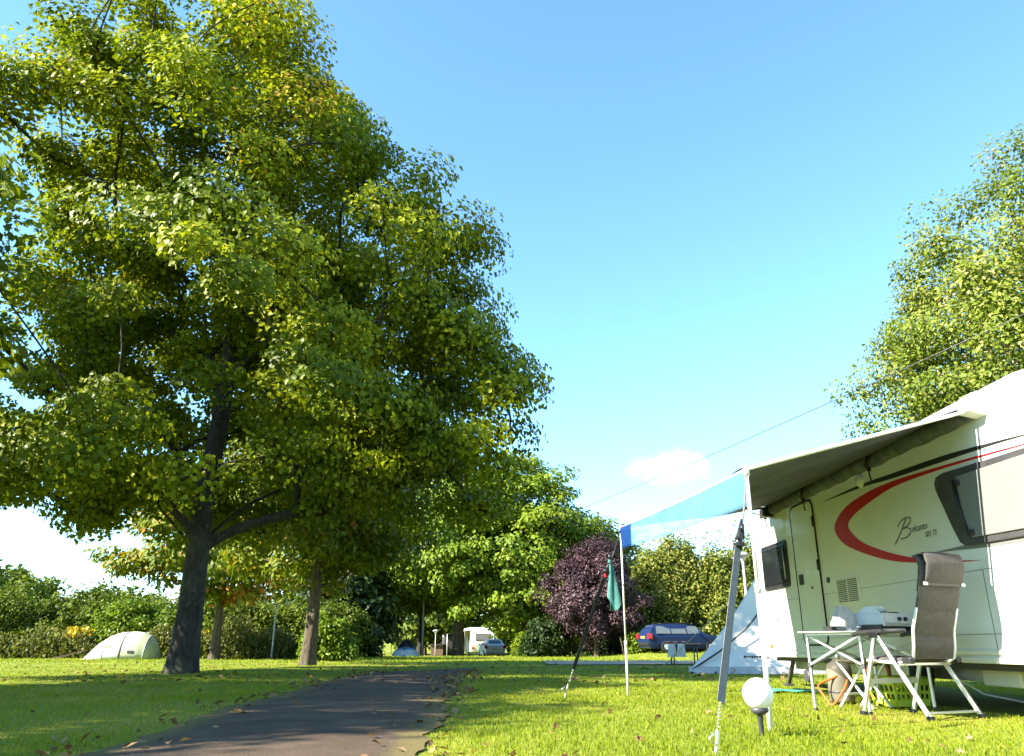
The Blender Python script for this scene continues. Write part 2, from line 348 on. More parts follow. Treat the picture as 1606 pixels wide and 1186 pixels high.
tag(gm.build('ground', M_lawn), 'grassy campsite lawn rising to a far field', None, kind='structure')
g = MB()
ry = np.concatenate([np.linspace(-40, -1, 20), np.linspace(0, 21.6, 420)])
l, r = road_edges(ry)
def rfn(u, v):
    i = min(int(round(v * (len(ry) - 1))), len(ry) - 1); x = l[i] + (r[i] - l[i]) * u
    return (x, ry[i], hz(x, ry[i]) + .012 + .018 * math.sin(u * math.pi))
g.grid(rfn, 12, len(ry) - 1)
po = g.build('path', M_asph); ed = np.zeros(len(po.data.vertices), np.float32); pv = np.array([v.co[:] for v in po.data.vertices]); pl, pr = road_edges(pv[:, 1])
ed[:] = np.clip(1 - np.minimum(pv[:, 0] - pl, pr - pv[:, 0]) / .42, 0, 1); po.data.attributes.new('edge', 'FLOAT', 'POINT').data.foreach_set('value', ed)
tag(po, 'dark worn asphalt path leading into the campsite', None, kind='structure')
g = MB(); gx = np.linspace(1.2, 70, 140)
def gfn(u, v):
    x = gx[int(round(u * 139))]; a, b = gravel_band(x); y = float(a + (b - a) * v); return (x, y, hz(x, y) + .03)
g.grid(gfn, 139, 8)
tag(g.build('gravel_lane', M_grav), 'pale sunlit gravel lane crossing behind the lawn', None, kind='structure')

# ------------------------------------------------------------------ foliage engine
rng = np.random.default_rng(11)
def unit(a): return a / np.maximum(np.linalg.norm(a, axis=-1, keepdims=True), 1e-6)
LEAF_MAPLE = (np.array([(0, 0, 0), (.50, .44, .08), (0, 1.0, -.10), (-.50, .44, .08)]), [(0, 1, 2), (0, 2, 3)])
LEAF_FALLEN = (np.array([(0, 0, 0), (.30, .02, .05), (.22, .26, .04), (.55, .48, .10), (.25, .56, .03), (0, 1.05, -.12),
                        (-.25, .56, .03), (-.55, .48, .10), (-.22, .26, .04), (-.30, .02, .05)]),
              [(0, 1, 2), (2, 3, 4), (0, 2, 4, 5), (0, 5, 6, 8), (6, 7, 8), (0, 8, 9)])
LEAF_OVAL = (np.array([(0, 0, 0), (.26, .35, .07), (.20, .72, .04), (0, 1, -.08), (-.20, .72, .04), (-.26, .35, .07)]), [(0, 1, 2, 3), (0, 3, 4, 5)])
LEAF_QUAD = (np.array([(0, 0, 0), (.34, .48, .06), (0, 1, -.06), (-.34, .48, .06)]), [(0, 1, 2), (0, 2, 3)])
LEAF_LONG = (np.array([(-.06, 0, 0), (.06, 0, 0), (.0, 1, -.05)]), [(0, 1, 2)])
def leaves(name, P, Nrm, D, size, tmpl, mtl, tone, parent=None):
    n = len(P); T, pat = tmpl; k = len(T)
    Nrm = unit(Nrm); D = D - Nrm * (D * Nrm).sum(-1, keepdims=True); D = unit(D); S = np.cross(D, Nrm)
    size = np.broadcast_to(size, (n,))[:, None, None]
    wide = rng.uniform(.75, 1.1, (n, 1, 1))
    Vv = P[:, None, :] + size * (T[None, :, 0:1] * wide * S[:, None, :] + T[None, :, 1:2] * D[:, None, :] + T[None, :, 2:3] * rng.uniform(.2, 2.4, (n, 1, 1)) * Nrm[:, None, :])
    return npmesh(name, Vv.reshape(-1, 3), n, k, mtl, tone, parent, pat)
def clump_leaves(C, rad, per, flat=.55, upb=.55, droop=.35, qp=.42, dome=0, jit=.30, axis=None):
    """leaves spread through flattened clumps C (n,3) with radius rad (n,)"""
    n = len(C); m = n * per
    ci = np.repeat(np.arange(n), per); d = unit(rng.normal(size=(m, 3))); q = rng.uniform(0, 1, m) ** qp
    if dome: d[:, 2] = np.where(rng.random(m) < dome, np.abs(d[:, 2]), d[:, 2])
    off = d * q[:, None] * rad[ci][:, None]; off[:, 2] *= flat
    P = C[ci] + off
    Nrm = unit(d * np.array([.5, .5, .35]) + np.array([0, 0, upb]) + rng.normal(size=(m, 3)) * jit)
    if axis is not None:        # leaves of a crown face outwards to the light
        o_ = (P - np.array([axis[0], axis[1], axis[2]])) * np.array([1, 1, .8]); Nrm = unit(Nrm + unit(o_) * .75)
    D = d * np.array([1, 1, .3]) + np.array([0, 0, -droop]) + rng.normal(size=(m, 3)) * .5
    return P, Nrm, D, ci, q
def crown_points(n, prof, c, rough=.2, shell=.55, phase=0, minsep=0, holes=0):
    """n clump centres in a crown: prof = [(z, radius)...], fuller towards the outside"""
    zs = np.array([p[0] for p in prof]); rs = np.array([p[1] for p in prof])
    out = []
    zz = np.linspace(zs[0], zs[-1], 200); w = np.interp(zz, zs, rs) ** 1.7 + .02; cw = np.cumsum(w) / w.sum()
    tries = 0
    while len(out) < n and tries < n * 30:
        tries += 1
        z = np.interp(rng.random(), cw, zz); th = rng.random() * 6.28319
        Rr = np.interp(z, zs, rs) * (1 + rough * math.sin(3 * th + phase + z * .8) * .6 + rough * math.sin(5 * th - z * 1.1 + 2 * phase) * .5 + rough * rng.normal() * .25)
        q = rng.random() ** (shell)
        p = np.array([c[0] + Rr * q * math.cos(th), c[1] + Rr * q * math.sin(th), c[2] + z + rng.normal() * .15])
        if holes and math.sin(p[0] * 1.15 + phase) * math.sin(p[1] * 1.05 + 1 + phase) + math.sin(p[2] * 1.5 + p[0] * .5) * .7 > holes: continue
        if minsep and out and min(((np.array(out[-400:]) - p) ** 2).sum(1)) < minsep ** 2: continue
        out.append(p)
    return np.array(out)
def limbs_mesh(trunk, radii, targets, tip=.012, up=.45, name='limbs', mtl=None, parent=None, power=.47, step=.6):
    """branches grown from the trunk out to every clump; returns mesh object"""
    pos = [np.array(p, float) for p in trunk]; par = [-1] + list(range(len(trunk) - 1)); nt_ = len(trunk)
    tz = np.array(trunk); dist = np.hypot(targets[:, 0] - tz[-1, 0], targets[:, 1] - tz[-1, 1]) + .25 * targets[:, 2]
    for t in targets[np.argsort(dist)]:
        A = np.array(pos[1:]); dv = t - A; d = np.linalg.norm(dv, axis=1); hd = np.hypot(dv[:, 0], dv[:, 1])
        cost = d + 1.2 * np.maximum(0, up * hd - dv[:, 2])
        i = int(np.argmin(cost)) + 1; p = pos[i]; dd = d[i - 1]
        pd = unit(pos[i] - pos[par[i]]) if par[i] >= 0 else np.array([0, 0, 1.])
        ctrl = p + unit(pd * .4 + np.array([0, 0, .25]) + unit(t - p)) * dd * .45 + rng.normal(size=3) * .03 * dd
        k = max(1, int(math.ceil(dd / step))); last = i
        for j in range(1, k + 1):
            u = j / k; q = (1 - u) ** 2 * p + 2 * u * (1 - u) * ctrl + u * u * t
            pos.append(q); par.append(last); last = len(pos) - 1
    n = len(pos); cnt = np.zeros(n); ch = [0] * n
    for i in range(n - 1, 0, -1):
        if ch[i] == 0: cnt[i] = 1
        cnt[par[i]] += cnt[i]; ch[par[i]] += 1
    rad = tip * cnt ** power
    for i in range(nt_): rad[i] = radii[i]
    root = [0] * n; parts = {}
    for i in range(nt_, n):
        p = par[i]; root[i] = i if p < nt_ else root[p]; r0 = min(rad[p], rad[i] * 1.5, radii[0] * .6); ns = 7 if rad[i] > .05 else 4
        a, b = Vector(pos[p]), Vector(pos[i])
        if (b - a).length < 1e-3: continue
        parts.setdefault(root[i], MB()).tube([a - (b - a) * .03, b + (b - a) * .03], [r0, rad[i]], ns, False)
    for mb in parts.values(): mb.noflip = True; mb.build('limb', mtl, parent)
def trunk_mesh(pts, radii, mtl, parent, flare=.24, n=44, ph=0):
    P = [Vector(p) for p in pts]; fine = []; fr = []
    for i in range(len(P) - 1):
        for j in range(6):
            u = j / 6; fine.append(P[i].lerp(P[i + 1], u)); fr.append(radii[i] * (1 - u) + radii[i + 1] * u)
    fine.append(P[-1]); fr.append(radii[-1]); z0 = P[0].z
    mb = MB(); V_ = []
    for p, r_ in zip(fine, fr):
        e = max(0, p.z - z0); fl = flare * math.exp(-e / (radii[0] * 1.1))
        for j in range(n):
            th = 6.28319 * j / n
            rr = r_ * (1 + fl * (.65 + .6 * max(0, math.sin(5 * th + ph)) ) + .05 * math.sin(3 * th + e * .9 + ph) + .03 * math.sin(7 * th - e * 1.3) + .018 * math.sin(19 * th + 2.2 * math.sin(e * 1.7 + th)) + .012 * math.sin(31 * th - 3 * math.sin(e * 2.3)))
            V_.append((p.x + rr * math.cos(th), p.y + rr * math.sin(th), p.z))
    k = len(fine)
    mb.add(V_, [(i * n + j, i * n + (j + 1) % n, (i + 1) * n + (j + 1) % n, (i + 1) * n + j) for i in range(k - 1) for j in range(n)], True)
    return mb.build('trunk', mtl, parent)
def tree(name, label, base, trunk, radii, prof, nclump, per, crad, leaf, size, m_leaf, m_bark, group=None, flat=.55, shell=.5, rough=.2, phase=0,
         extra=None, tip=.012, up=.45, cat='tree', cc=None, tone=(.45, .22), upb=.55, droop=.35, holes=0, keep=None, ztone=0, qp=.42, dome=0, jit=.30):
    """trunk + limbs + crown, everything in the tree's own coordinates (base at 0)"""
    t = thing(name, label, cat, (base[0], base[1], hz(base[0], base[1]) - .03), 0, group)
    trunk_mesh(trunk, radii, m_bark, t, ph=phase)
    C = crown_points(nclump, prof, cc or (0, 0, 0), rough, shell, phase, 0, holes)
    if extra is not None: C = np.concatenate([C, np.array(extra)])
    if keep is not None: C = C[keep(C)]
    limbs_mesh(trunk, radii, C, tip, up, 'limbs', m_bark, t)
    cr = crad * rng.uniform(.7, 1.3, len(C))
    P, Nn, D, ci, q = clump_leaves(C, cr, per, flat, upb, droop, qp, dome, jit, (cc or (0, 0, 0))[:2] + (prof[0][0] * .6 + prof[-1][0] * .4,))
    tn = np.clip(tone[0] + tone[1] * rng.normal(size=len(P)) + .15 * rng.normal(size=len(C))[ci], 0, 1)
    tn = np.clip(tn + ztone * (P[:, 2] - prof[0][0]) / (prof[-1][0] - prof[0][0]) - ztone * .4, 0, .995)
    leaves('crown', P, Nn, D, size * rng.uniform(.7, 1.2, len(P)), leaf, m_leaf, tn, t)
    return t
def shrub(name, label, base, rx, ry, h, nclump, per, crad, leaf, size, m_leaf, group=None, cat='shrub', tone=(.5, .25), z0=.1, upb=.5, flat=.8, spiky=0, stems=5, boxy=1.0):
    t = thing(name, label, cat, (base[0], base[1], hz(*base) - .02), 0, group)
    th = rng.uniform(0, 6.28319, nclump); q = rng.random(nclump) ** .5; zz = rng.random(nclump) ** .85
    prof = (1 - np.abs(zz * 1.15 - .35) ** (2.2 * boxy)) .clip(.12, 1) ** .6
    C = np.stack([rx * q * prof * np.cos(th), ry * q * prof * np.sin(th), z0 + (h - z0) * zz * (1 - .18 * q ** 2) * rng.uniform(.86, 1.04, nclump)], -1)
    mb = MB(); mb.noflip = True
    for i in range(stems * 3):
        c = C[rng.integers(nclump)]; b = np.array([rng.normal() * .15 * rx, rng.normal() * .15 * ry, 0])
        mb.tube([b, b * .5 + c * .5 + np.array([0, 0, .15 * h]), c], [.035 + .006 * h, .025, .008], 5, False)
    mb.build('stems', M_bark2, t)
    P, Nn, D, ci, q2 = clump_leaves(C, crad * rng.uniform(.6, 1.3, nclump), per, flat, upb, .2)
    if spiky: P[:, 2] += np.abs(rng.normal(size=len(P))) ** 2 * spiky * (P[:, 2] / h).clip(0, 1) ** 3
    P[:, 2] = np.maximum(P[:, 2], .04)
    tn = np.clip(tone[0] + tone[1] * rng.normal(size=len(P)) + .12 * rng.normal(size=nclump)[ci], 0, 1)
    leaves('foliage', P, Nn, D, size * rng.uniform(.7, 1.25, len(P)), leaf, m_leaf, tn, t)
    return t


# ================================================================== TREES
def straight(h, r0, r1, lean=(0, 0), k=6, wob=.05):
    pts = []; rad = []
    for i in range(k + 1):
        u = i / k; pts.append((lean[0] * u + wob * math.sin(i * 1.7) * u, lean[1] * u + wob * math.cos(i * 2.1) * u, h * u)); rad.append(r0 + (r1 - r0) * u ** .8)
    return pts, rad
# the big maple beside the path: thinner in front of its main limbs
def thin(C):
    inside = (C[:, 1] < -1.0) & (C[:, 0] > -5.8) & (C[:, 0] < 1.6) & (C[:, 2] > 4.4) & (C[:, 2] < 11.2)
    low = (C[:, 0] > .6) & (C[:, 0] < 3.0) & (C[:, 2] < 5.4 - .12 * C[:, 1]) & (C[:, 1] < 4)
    return ~((inside & (rng.random(len(C)) < .72)) | (low & (rng.random(len(C)) < .9)))
tp, tr = straight(11.5, .29, .10, (.25, .1), 9, .10)
PROF1 = [(2.9, .8), (3.4, 4.3), (4.6, 6.0), (6.5, 6.7), (9.0, 6.4), (11.5, 5.6), (13.5, 4.9), (15.2, 3.6), (16.6, 1.8), (17.4, .5)]
ex = [(rng.uniform(4.6, 6.4), rng.uniform(-2, 2), rng.uniform(6.8, 10.2)) for _ in range(26)] + [(rng.uniform(2.8, 6.6), rng.uniform(-2, 4), rng.uniform(3.6, 5.4)) for _ in range(34)] + [(7.0 - .1 * i, -1.6 + .35 * i, 5.6 + .35 * i) for i in range(4)] + [(6.6, -.6, 6.0), (6.8, .4, 5.2), (6.2, -1.8, 4.6)] + \
     [(-3.8, -4.4, 3.2), (-4.6, -3.8, 3.0), (-5.2, -3.9, 3.3), (-4.3, -3.0, 3.1), (-5.6, -3.2, 3.0), (-3.2, -3.5, 3.3), (-6.0, -2.6, 3.2)]
tree('maple_tree', 'huge broad maple with dark trunk standing left beside the asphalt path', (-6.87, 17.2), tp, tr, PROF1, 640, 430, .80, LEAF_MAPLE, .118,
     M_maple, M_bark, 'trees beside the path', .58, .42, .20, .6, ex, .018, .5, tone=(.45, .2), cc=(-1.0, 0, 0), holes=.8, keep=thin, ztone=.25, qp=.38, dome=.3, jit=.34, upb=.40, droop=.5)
# two more of the row, left of the camera: their shade crosses path and lawn
for i, (x, y, h, rr, lab) in enumerate([(-11.2, 8.5, 9.8, 3.6, 'maple of the path row nearest left of the camera, casting shade on the path'),
                                        (-13.4, 2.2, 10.2, 4.2, 'maple of the path row behind the camera, casting shade over the foreground'),
                                        (-15.6, 13.8, 15.2, 3.1, 'tall maple out left, casting shade on the huge maple')]):
    tp, tr = straight(h * .75, .30, .08, (.1, 0), 6, .08)
    tree('maple_tree', lab, (x, y), tp, tr, [(2.8 + (h > 12) * 6.0, 1.0), (3.6 + (h > 12) * 5.8, rr * .8), (5.2 + (h > 12) * 5.0, rr), (h * .72, rr * .85), (h * .88, rr * .5), (h, .4)],
         145, 140, .95, LEAF_QUAD, .26, M_maple, M_bark, 'trees beside the path', .5, .5, .22, i * 1.3 + 1)
# second and third maple further along the row
tp, tr = straight(8.6, .25, .08, (.3, 0), 7, .08)
tree('maple_tree', 'maple with sunlit brown trunk behind the huge maple, by the path bend', (-6.79, 27.5), tp, tr,
     [(2.5, .6), (3.2, 2.8), (4.6, 4.0), (6.5, 4.2), (8.4, 3.5), (10.0, 2.1), (11.0, .5)], 260, 120, .85, LEAF_OVAL, .24, M_maple2, M_bark2,
     'trees beside the path', .55, .5, .22, 2.1, None, .012, .4, tone=(.42, .2), qp=.38, dome=.3, jit=.32, upb=.4)
tp, tr = straight(7.6, .24, .06, (.1, 0), 6, .06)
tree('maple_tree', 'slim maple with yellowing leaves between the dome tent and the second trunk', (-13.87, 38.4), tp, tr,
     [(2.6, .8), (3.4, 3.6), (4.8, 4.6), (6.6, 4.4), (8.4, 3.0), (9.6, .6)], 150, 110, .95, LEAF_QUAD, .30, M_maple2, M_bark2,
     'trees beside the path', .55, .5, .22, .4, None, .012, .4, tone=(.60, .22))
# light green tree in the middle distance
tp, tr = straight(11., .40, .1, (-.1, 0), 7, .1)
tree('lime_tree', 'tall bright green tree with pale trunk beside the distant caravan', (-3.9, 59), tp, tr,
     [(4.0, 1.0), (4.8, 4.2), (6.8, 6.2), (9.5, 6.3), (12, 5.0), (14.3, 3.2), (16.0, .6)], 330, 120, 1.05, LEAF_QUAD, .34, M_lime, M_bark2, None, .55, .48, .2, 1.4, None, .014, .4, tone=(.5, .22), qp=.38, dome=.3, jit=.32, upb=.4)
tp, tr = straight(10., .34, .08, (.1, 0), 6, .1)
tree('lime_tree', 'tall bright green tree rising just left of the purple leaved tree', (0.9, 57), tp, tr,
     [(1.6, 1.0), (3.0, 4.4), (5.5, 5.3), (8.5, 5.2), (11, 4.2), (13, 2.8), (14.8, .6)], 280, 110, 1.0, LEAF_QUAD, .34, M_lime, M_bark2, None, .55, .5, .22, 2.2, None, .014, .4, tone=(.6, .22), qp=.38, dome=.3, jit=.32, upb=.4)
tp, tr = straight(9., .3, .07, (.1, 0), 6, .1)
tree('lime_tree', 'yellow green tree top showing behind the purple leaved tree', (7.0, 64), tp, tr,
     [(2.5, 1.0), (4.0, 3.4), (6.5, 4.0), (9, 3.2), (10.8, .6)], 130, 90, 1.0, LEAF_QUAD, .4, M_bush, M_bark2, None, .6, .5, .22, .2, None, .014, .4, tone=(.6, .22))
# purple leaved plum
tp, tr = straight(4.4, .16, .05, (-.2, 0), 5, .08)
tree('purple_plum_tree', 'round purple leaved tree with reddish trunk left of the dark blue car', (5.05, 49), tp, tr,
     [(1.1, 1.0), (2.0, 2.5), (3.3, 2.75), (4.9, 2.5), (6.2, 1.6), (7.2, .3)], 240, 120, .58, LEAF_QUAD, .16, M_plum, M_bark2, None, .8, .45, .26, 1.0, None, .01, .3, tone=(.5, .24))
# big tree behind the caravan
tp, tr = straight(11., .36, .08, (-.2, 0), 7, .1)
tree('oak_tree', 'large small leaved tree rising behind the near white caravan', (15.0, 19.5), tp, tr,
     [(2.0, 3.0), (3.0, 4.9), (5.0, 5.3), (7.0, 5.4), (9.0, 5.2), (10.3, 4.2), (12.0, 2.9), (13.6, 1.7), (14.8, .4)], 560, 330, .80, LEAF_QUAD, .128, M_oak, M_bark2, None, .8, .42, .15, .9,
     None, .010, .45, tone=(.48, .25), upb=.35, qp=.36, dome=.2, jit=.4)
# dark trees backing the middle of the view
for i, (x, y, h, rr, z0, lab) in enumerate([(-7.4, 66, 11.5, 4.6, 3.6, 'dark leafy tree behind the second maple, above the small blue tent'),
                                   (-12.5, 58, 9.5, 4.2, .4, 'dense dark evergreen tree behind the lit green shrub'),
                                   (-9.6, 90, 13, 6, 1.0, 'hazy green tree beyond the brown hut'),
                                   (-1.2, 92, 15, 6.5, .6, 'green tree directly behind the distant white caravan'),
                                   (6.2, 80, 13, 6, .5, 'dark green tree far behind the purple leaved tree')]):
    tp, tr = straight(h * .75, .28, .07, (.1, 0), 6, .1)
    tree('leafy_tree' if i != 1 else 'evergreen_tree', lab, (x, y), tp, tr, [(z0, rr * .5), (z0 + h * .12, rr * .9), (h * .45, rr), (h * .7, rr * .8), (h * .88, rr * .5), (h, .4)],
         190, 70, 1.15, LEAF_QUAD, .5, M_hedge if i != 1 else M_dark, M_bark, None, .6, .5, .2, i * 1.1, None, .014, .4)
# ------------------------------------------------------------------ shrubs and hedges
hx = np.linspace(-36, -15, 9)
HL = ['tall dark hedge section at the left picture edge', 'dark hedge section with sunlit top, left of the dome tent', 'bright green round bush behind the dome tent',
      'leafy bush above the right end of the dome tent', 'green hedge section between the huge trunk and the slim maple', 'hedge section just right of the slim maple trunk']
for i, (x, y, rx, h, m_, tn) in enumerate([(-30.6, 48, 3.8, 3.9, M_hedge, .5), (-25.0, 48, 3.4, 3.5, M_hedge, .5), (-20.9, 45.5, 2.5, 2.9, M_lime, .38), (-17.3, 46.5, 2.6, 2.9, M_hedge, .6),
                                       (-14.6, 47.5, 2.8, 3.2, M_hedge, .6), (-10.8, 47, 2.7, 2.9, M_hedge, .55)]):
    shrub('hedge_bush', HL[i], (x, y), rx, 1.7, h, 130, 110, .62, LEAF_QUAD, .20, m_, 'hedge along the left of the lawn', 'hedge', (tn, .25), spiky=.15, boxy=2.2)
shrub('leafy_shrub', 'bright leafy shrub just right of the second maple trunk', (-7.6, 34), 1.0, .9, 1.85, 60, 90, .38, LEAF_OVAL, .17, M_lime, None, 'shrub', (.35, .25))
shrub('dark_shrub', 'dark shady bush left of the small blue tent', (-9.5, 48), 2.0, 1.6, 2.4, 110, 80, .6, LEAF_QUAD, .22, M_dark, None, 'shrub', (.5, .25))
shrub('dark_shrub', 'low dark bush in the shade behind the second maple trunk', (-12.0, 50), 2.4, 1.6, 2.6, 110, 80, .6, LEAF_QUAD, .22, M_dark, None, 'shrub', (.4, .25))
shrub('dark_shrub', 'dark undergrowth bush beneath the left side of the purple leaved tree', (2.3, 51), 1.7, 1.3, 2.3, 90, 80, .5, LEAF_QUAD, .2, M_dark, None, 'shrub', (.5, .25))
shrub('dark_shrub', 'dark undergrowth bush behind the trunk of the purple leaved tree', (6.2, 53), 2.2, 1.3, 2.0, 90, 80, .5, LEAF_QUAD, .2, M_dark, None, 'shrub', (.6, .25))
shrub('leafy_shrub', 'small sunlit yellow green shrub right of the silver car', (.85, 54), .8, .8, 1.5, 45, 80, .35, LEAF_QUAD, .16, M_lime, None, 'shrub', (.7, .2))
shrub('leafy_shrub', 'low green plants between the purple leaved tree and the dark blue car', (7.3, 48), .8, .6, 1.1, 45, 80, .3, LEAF_QUAD, .14, M_lime, None, 'shrub', (.55, .25))
BL = ['yellow green bush left above the dark blue car', 'feathery pale bush directly above the dark blue car', 'tall grey green bush above the bonnet of the dark blue car', 'grey green bush behind the street lamp', 'grey green bush at the right end behind the lamp']
for i, (x, y, rx, h, tn) in enumerate([(9.1, 51.2, 1.9, 6.0, .62), (10.6, 51.5, 2.4, 6.9, .58), (13.2, 51, 2.5, 6.1, .45), (15.9, 52.5, 2.8, 6.8, .48), (18.9, 53, 3, 6.4, .45)]):
    shrub('willow_bush', BL[i], (x, y), rx, 1.7, h, 190, 110, .62, LEAF_QUAD, .21, M_bush, 'bushes behind the dark blue car', 'bush', (tn, .26), spiky=.3, flat=1.0, upb=.3, stems=9)
# weeds and goldenrod along the hedge
def weeds(name, label, regions):
    Ps, Ns, Ds, sz, tn = [], [], [], [], []
    for (x0, x1, y0, y1, n, h, yel) in regions:
        x = rng.uniform(x0, x1, n); y = rng.uniform(y0, y1, n); z = rng.random(n) ** 1.3 * h * (.65 + .35 * np.sin(x * 2.1) * np.sin(x * .83 + 1))
        Ps.append(np.stack([x, y, hgt(x, y) + z], -1)); Ns.append(rng.normal(size=(n, 3)) + np.array([-.3, -.4, .3])); Ds.append(rng.normal(size=(n, 3)) * .45 + np.array([0, 0, 1.]))
        sz.append(rng.uniform(.10, .26, n)); t = np.clip(rng.normal(.38, .18, n), 0, .70)
        yy = (z > h * .55) & (np.sin(x * 1.9 + 1) + .6 * np.sin(x * 4.3) > .75) & (rng.random(n) < yel); t[yy] = rng.uniform(.76, 1, yy.sum()); tn.append(t)
    o = leaves(name, np.concatenate(Ps), np.concatenate(Ns), np.concatenate(Ds), np.concatenate(sz), LEAF_QUAD, M_weed, np.concatenate(tn))
    return tag(o, label, 'weeds', None, 'stuff')
weeds('goldenrod_weeds', 'tangle of tall weeds and yellow goldenrod in front of the hedge',
      [(-34, -19.5, 42.5, 44.5, 16000, 1.75, .7), (-16.9, -9.3, 40.5, 44, 14000, 2.1, .9), (-9.6, -8.2, 37, 40, 2200, 1.0, .6), (-19.5, -16.5, 43, 44.5, 3500, 1.7, .5)])
# woods on the far left hill and along the far edge
def woods(name, label, spots, m_, per=700):
    C = []; r_ = []
    for (x, y, h, rr) in spots:
        z = hz(x, y)
        for k in range(14):
            th = rng.random() * 6.28; q = rng.random() ** .5; zz = rng.random()
            C.append((x + rr * q * math.cos(th), y + rr * q * math.sin(th), z + h * (.25 + .7 * zz * (1 - .35 * q)))); r_.append(rr * .45)
    P, Nn, D, ci, q = clump_leaves(np.array(C), np.array(r_), per // 14, .8, .4, .2)
    o = leaves(name, P, Nn, D, np.full(len(P), 1.0) * rng.uniform(.6, 1.2, len(P)), LEAF_QUAD, m_, np.clip(rng.normal(.4, .25, len(P)), 0, 1)); return tag(o, label, 'woods', None, 'stuff')
sp = [(rng.uniform(-150, -62), rng.uniform(112, 150), rng.uniform(7, 10), rng.uniform(3, 5)) for _ in range(26)] + \
     [(rng.uniform(-62, 90), rng.uniform(135, 170), rng.uniform(7, 12), rng.uniform(4, 6)) for _ in range(34) ]
sp = [s for s in sp if not (-16 < s[0] < -9)]
woods('far_woods', 'far wooded hillside behind the hedge', sp, M_hedge, 700)
shrub('leafy_tree', 'dark leafy tree top rising above the hedge at the left edge', (-40.0, 58), 3.6, 3, 7.2, 130, 90, .9, LEAF_QUAD, .34, M_hedge, None, 'tree', (.4, .25))

# ------------------------------------------------------------------ grass blades and fallen leaves
def grass(n, y0, y1, pw, hgt_m, wid, seg):
    u = rng.random(n); y = (y0 ** (1 - pw) + u * (y1 ** (1 - pw) - y0 ** (1 - pw))) ** (1 / (1 - pw))
    x = rng.uniform(-1, 1, n) * (.74 * y + 1.2)
    k = ~(on_road(x, y) & (rng.random(n) > .03 * np.exp(-.0 * y))) & ~on_gravel(x, y) & ~((x > 4.3) & (x < 6.2) & (y < 12.9))
    x, y = x[k], y[k]; n = len(x)
    l, r_ = road_edges(y); ed = np.minimum(np.abs(x - l), np.abs(x - r_))
    dry = np.exp(-ed / .35) * .5 + .55 * ss(-2.3, -3.6, x) * ss(-11, -7.5, x) * ss(17, 13, y) * (.6 + .4 * np.sin(x * 2.2 + y * 1.3) * np.sin(y * 1.7 - x)) + .22 * np.sin(x * .9 + 1) * np.sin(y * .7) + .12 * np.sin(x * 3.1) * np.sin(y * 2.3 + 1) + .5 * np.exp(-((x - 3.3) ** 2 + (y - 7.2) ** 2) / .5) + .25 * np.clip(np.sin(x * 1.31 + 2 * np.sin(y * .6)) * np.sin(y * 1.13 + np.sin(x * 1.9)) - .3, 0, 1)
    h = hgt_m * rng.uniform(.5, 1.25, n) * (1 + .2 * np.sin(x * 2.7 + y) * np.sin(y * 1.9)) * (1 - .45 * np.clip(dry, 0, 1)) * (1 - .5 * np.exp(-ed / .12))
    w = wid * rng.uniform(.7, 1.3, n) * (y / y0) ** .75
    a = rng.uniform(0, 6.28319, n); lean = rng.normal(size=(n, 2)) * .45 * h[:, None]
    B = np.stack([x, y, hgt(x, y) - .004], -1); S = np.stack([np.cos(a), np.sin(a), np.zeros(n)], -1) * w[:, None] * .5
    T = B + np.stack([lean[:, 0], lean[:, 1], h], -1)
    tone = np.clip(.42 + .2 * rng.normal(size=n) + .62 * np.clip(dry, -.2, 1), 0, 1)
    if seg == 1: Vv = np.stack([B - S, B + S, T], 1); return npmesh('blades', Vv.reshape(-1, 3), n, 3, M_blade, tone)
    Md = B + np.stack([lean[:, 0] * .3, lean[:, 1] * .3, h * .62], -1)
    Vv = np.stack([B - S, B + S, Md + S * .8, Md - S * .8, T], 1)
    return npmesh('blades', Vv.reshape(-1, 5 and 3), n, 5, M_blade, tone, None, [(0, 1, 2, 3), (3, 2, 4)])
a = grass(110000, 3.4, 9.0, 1.6, .031, .0040, 2); a.name = 'lawn_grass'; tag(a, 'short green lawn grass in the foreground', 'grass', None, 'stuff')
b = grass(150000, 9.0, 30.0, 1.7, .034, .010, 1); b.name = 'lawn_grass_beyond'; tag(b, 'short lawn grass stretching back to the gravel lane', 'grass', None, 'stuff')
c_ = grass(45000, 30.0, 75.0, 1.6, .075, .035, 1); c_.name = 'lawn_grass_far'; tag(c_, 'sunny lawn grass around the far tents', 'grass', None, 'stuff')
b.data.name = 'grass_mid'
lf = LEAF_FALLEN[0] * np.array([1, 1, 1.6]); LM = []
for q in range(5):
    me = bpy.data.meshes.new('fallen_leaf'); k = lf.copy(); k[:, 2] += .22 * np.sin(k[:, 0] * 4 + q) + .16 * np.cos(k[:, 1] * 4 + q * 2); k *= .056
    me.from_pydata([tuple(v) for v in k], [], LEAF_FALLEN[1]); at = me.attributes.new('tone', 'FLOAT', 'FACE'); at.data.foreach_set('value', np.full(len(me.polygons), q / 4.)); me.materials.append(M_dry); LM.append(me)
cnt = 0
while cnt < 66:
    u = rng.random(); y = 4.3 + 8.5 * u ** 1.6; x = rng.uniform(-.68, .68) * y
    l, r_ = road_edges(y)
    if on_road(x, y) and rng.random() > .10: continue
    if x > 3.4 and y > 6.8: continue
    if x < 0 and rng.random() > .5: continue
    o = bpy.data.objects.new('fallen_leaf', LM[int(rng.integers(5))]); col.objects.link(o)
    o.location = (x, y, hz(x, y) + (.035 if not on_road(x, y) else .03)); o.rotation_euler = (rng.normal() * .35, rng.normal() * .35, rng.uniform(0, 6.28)); s_ = rng.uniform(.6, 1.1); o.scale = (s_, s_, s_)
    tag(o, 'dry curled maple leaf lying on the ground near the path and lawn', 'leaf', 'fallen leaves in the foreground'); cnt += 1
n = 700; y = 12.8 + 17 * rng.random(n) ** 1.3; x = rng.uniform(-.66, .5, n) * y
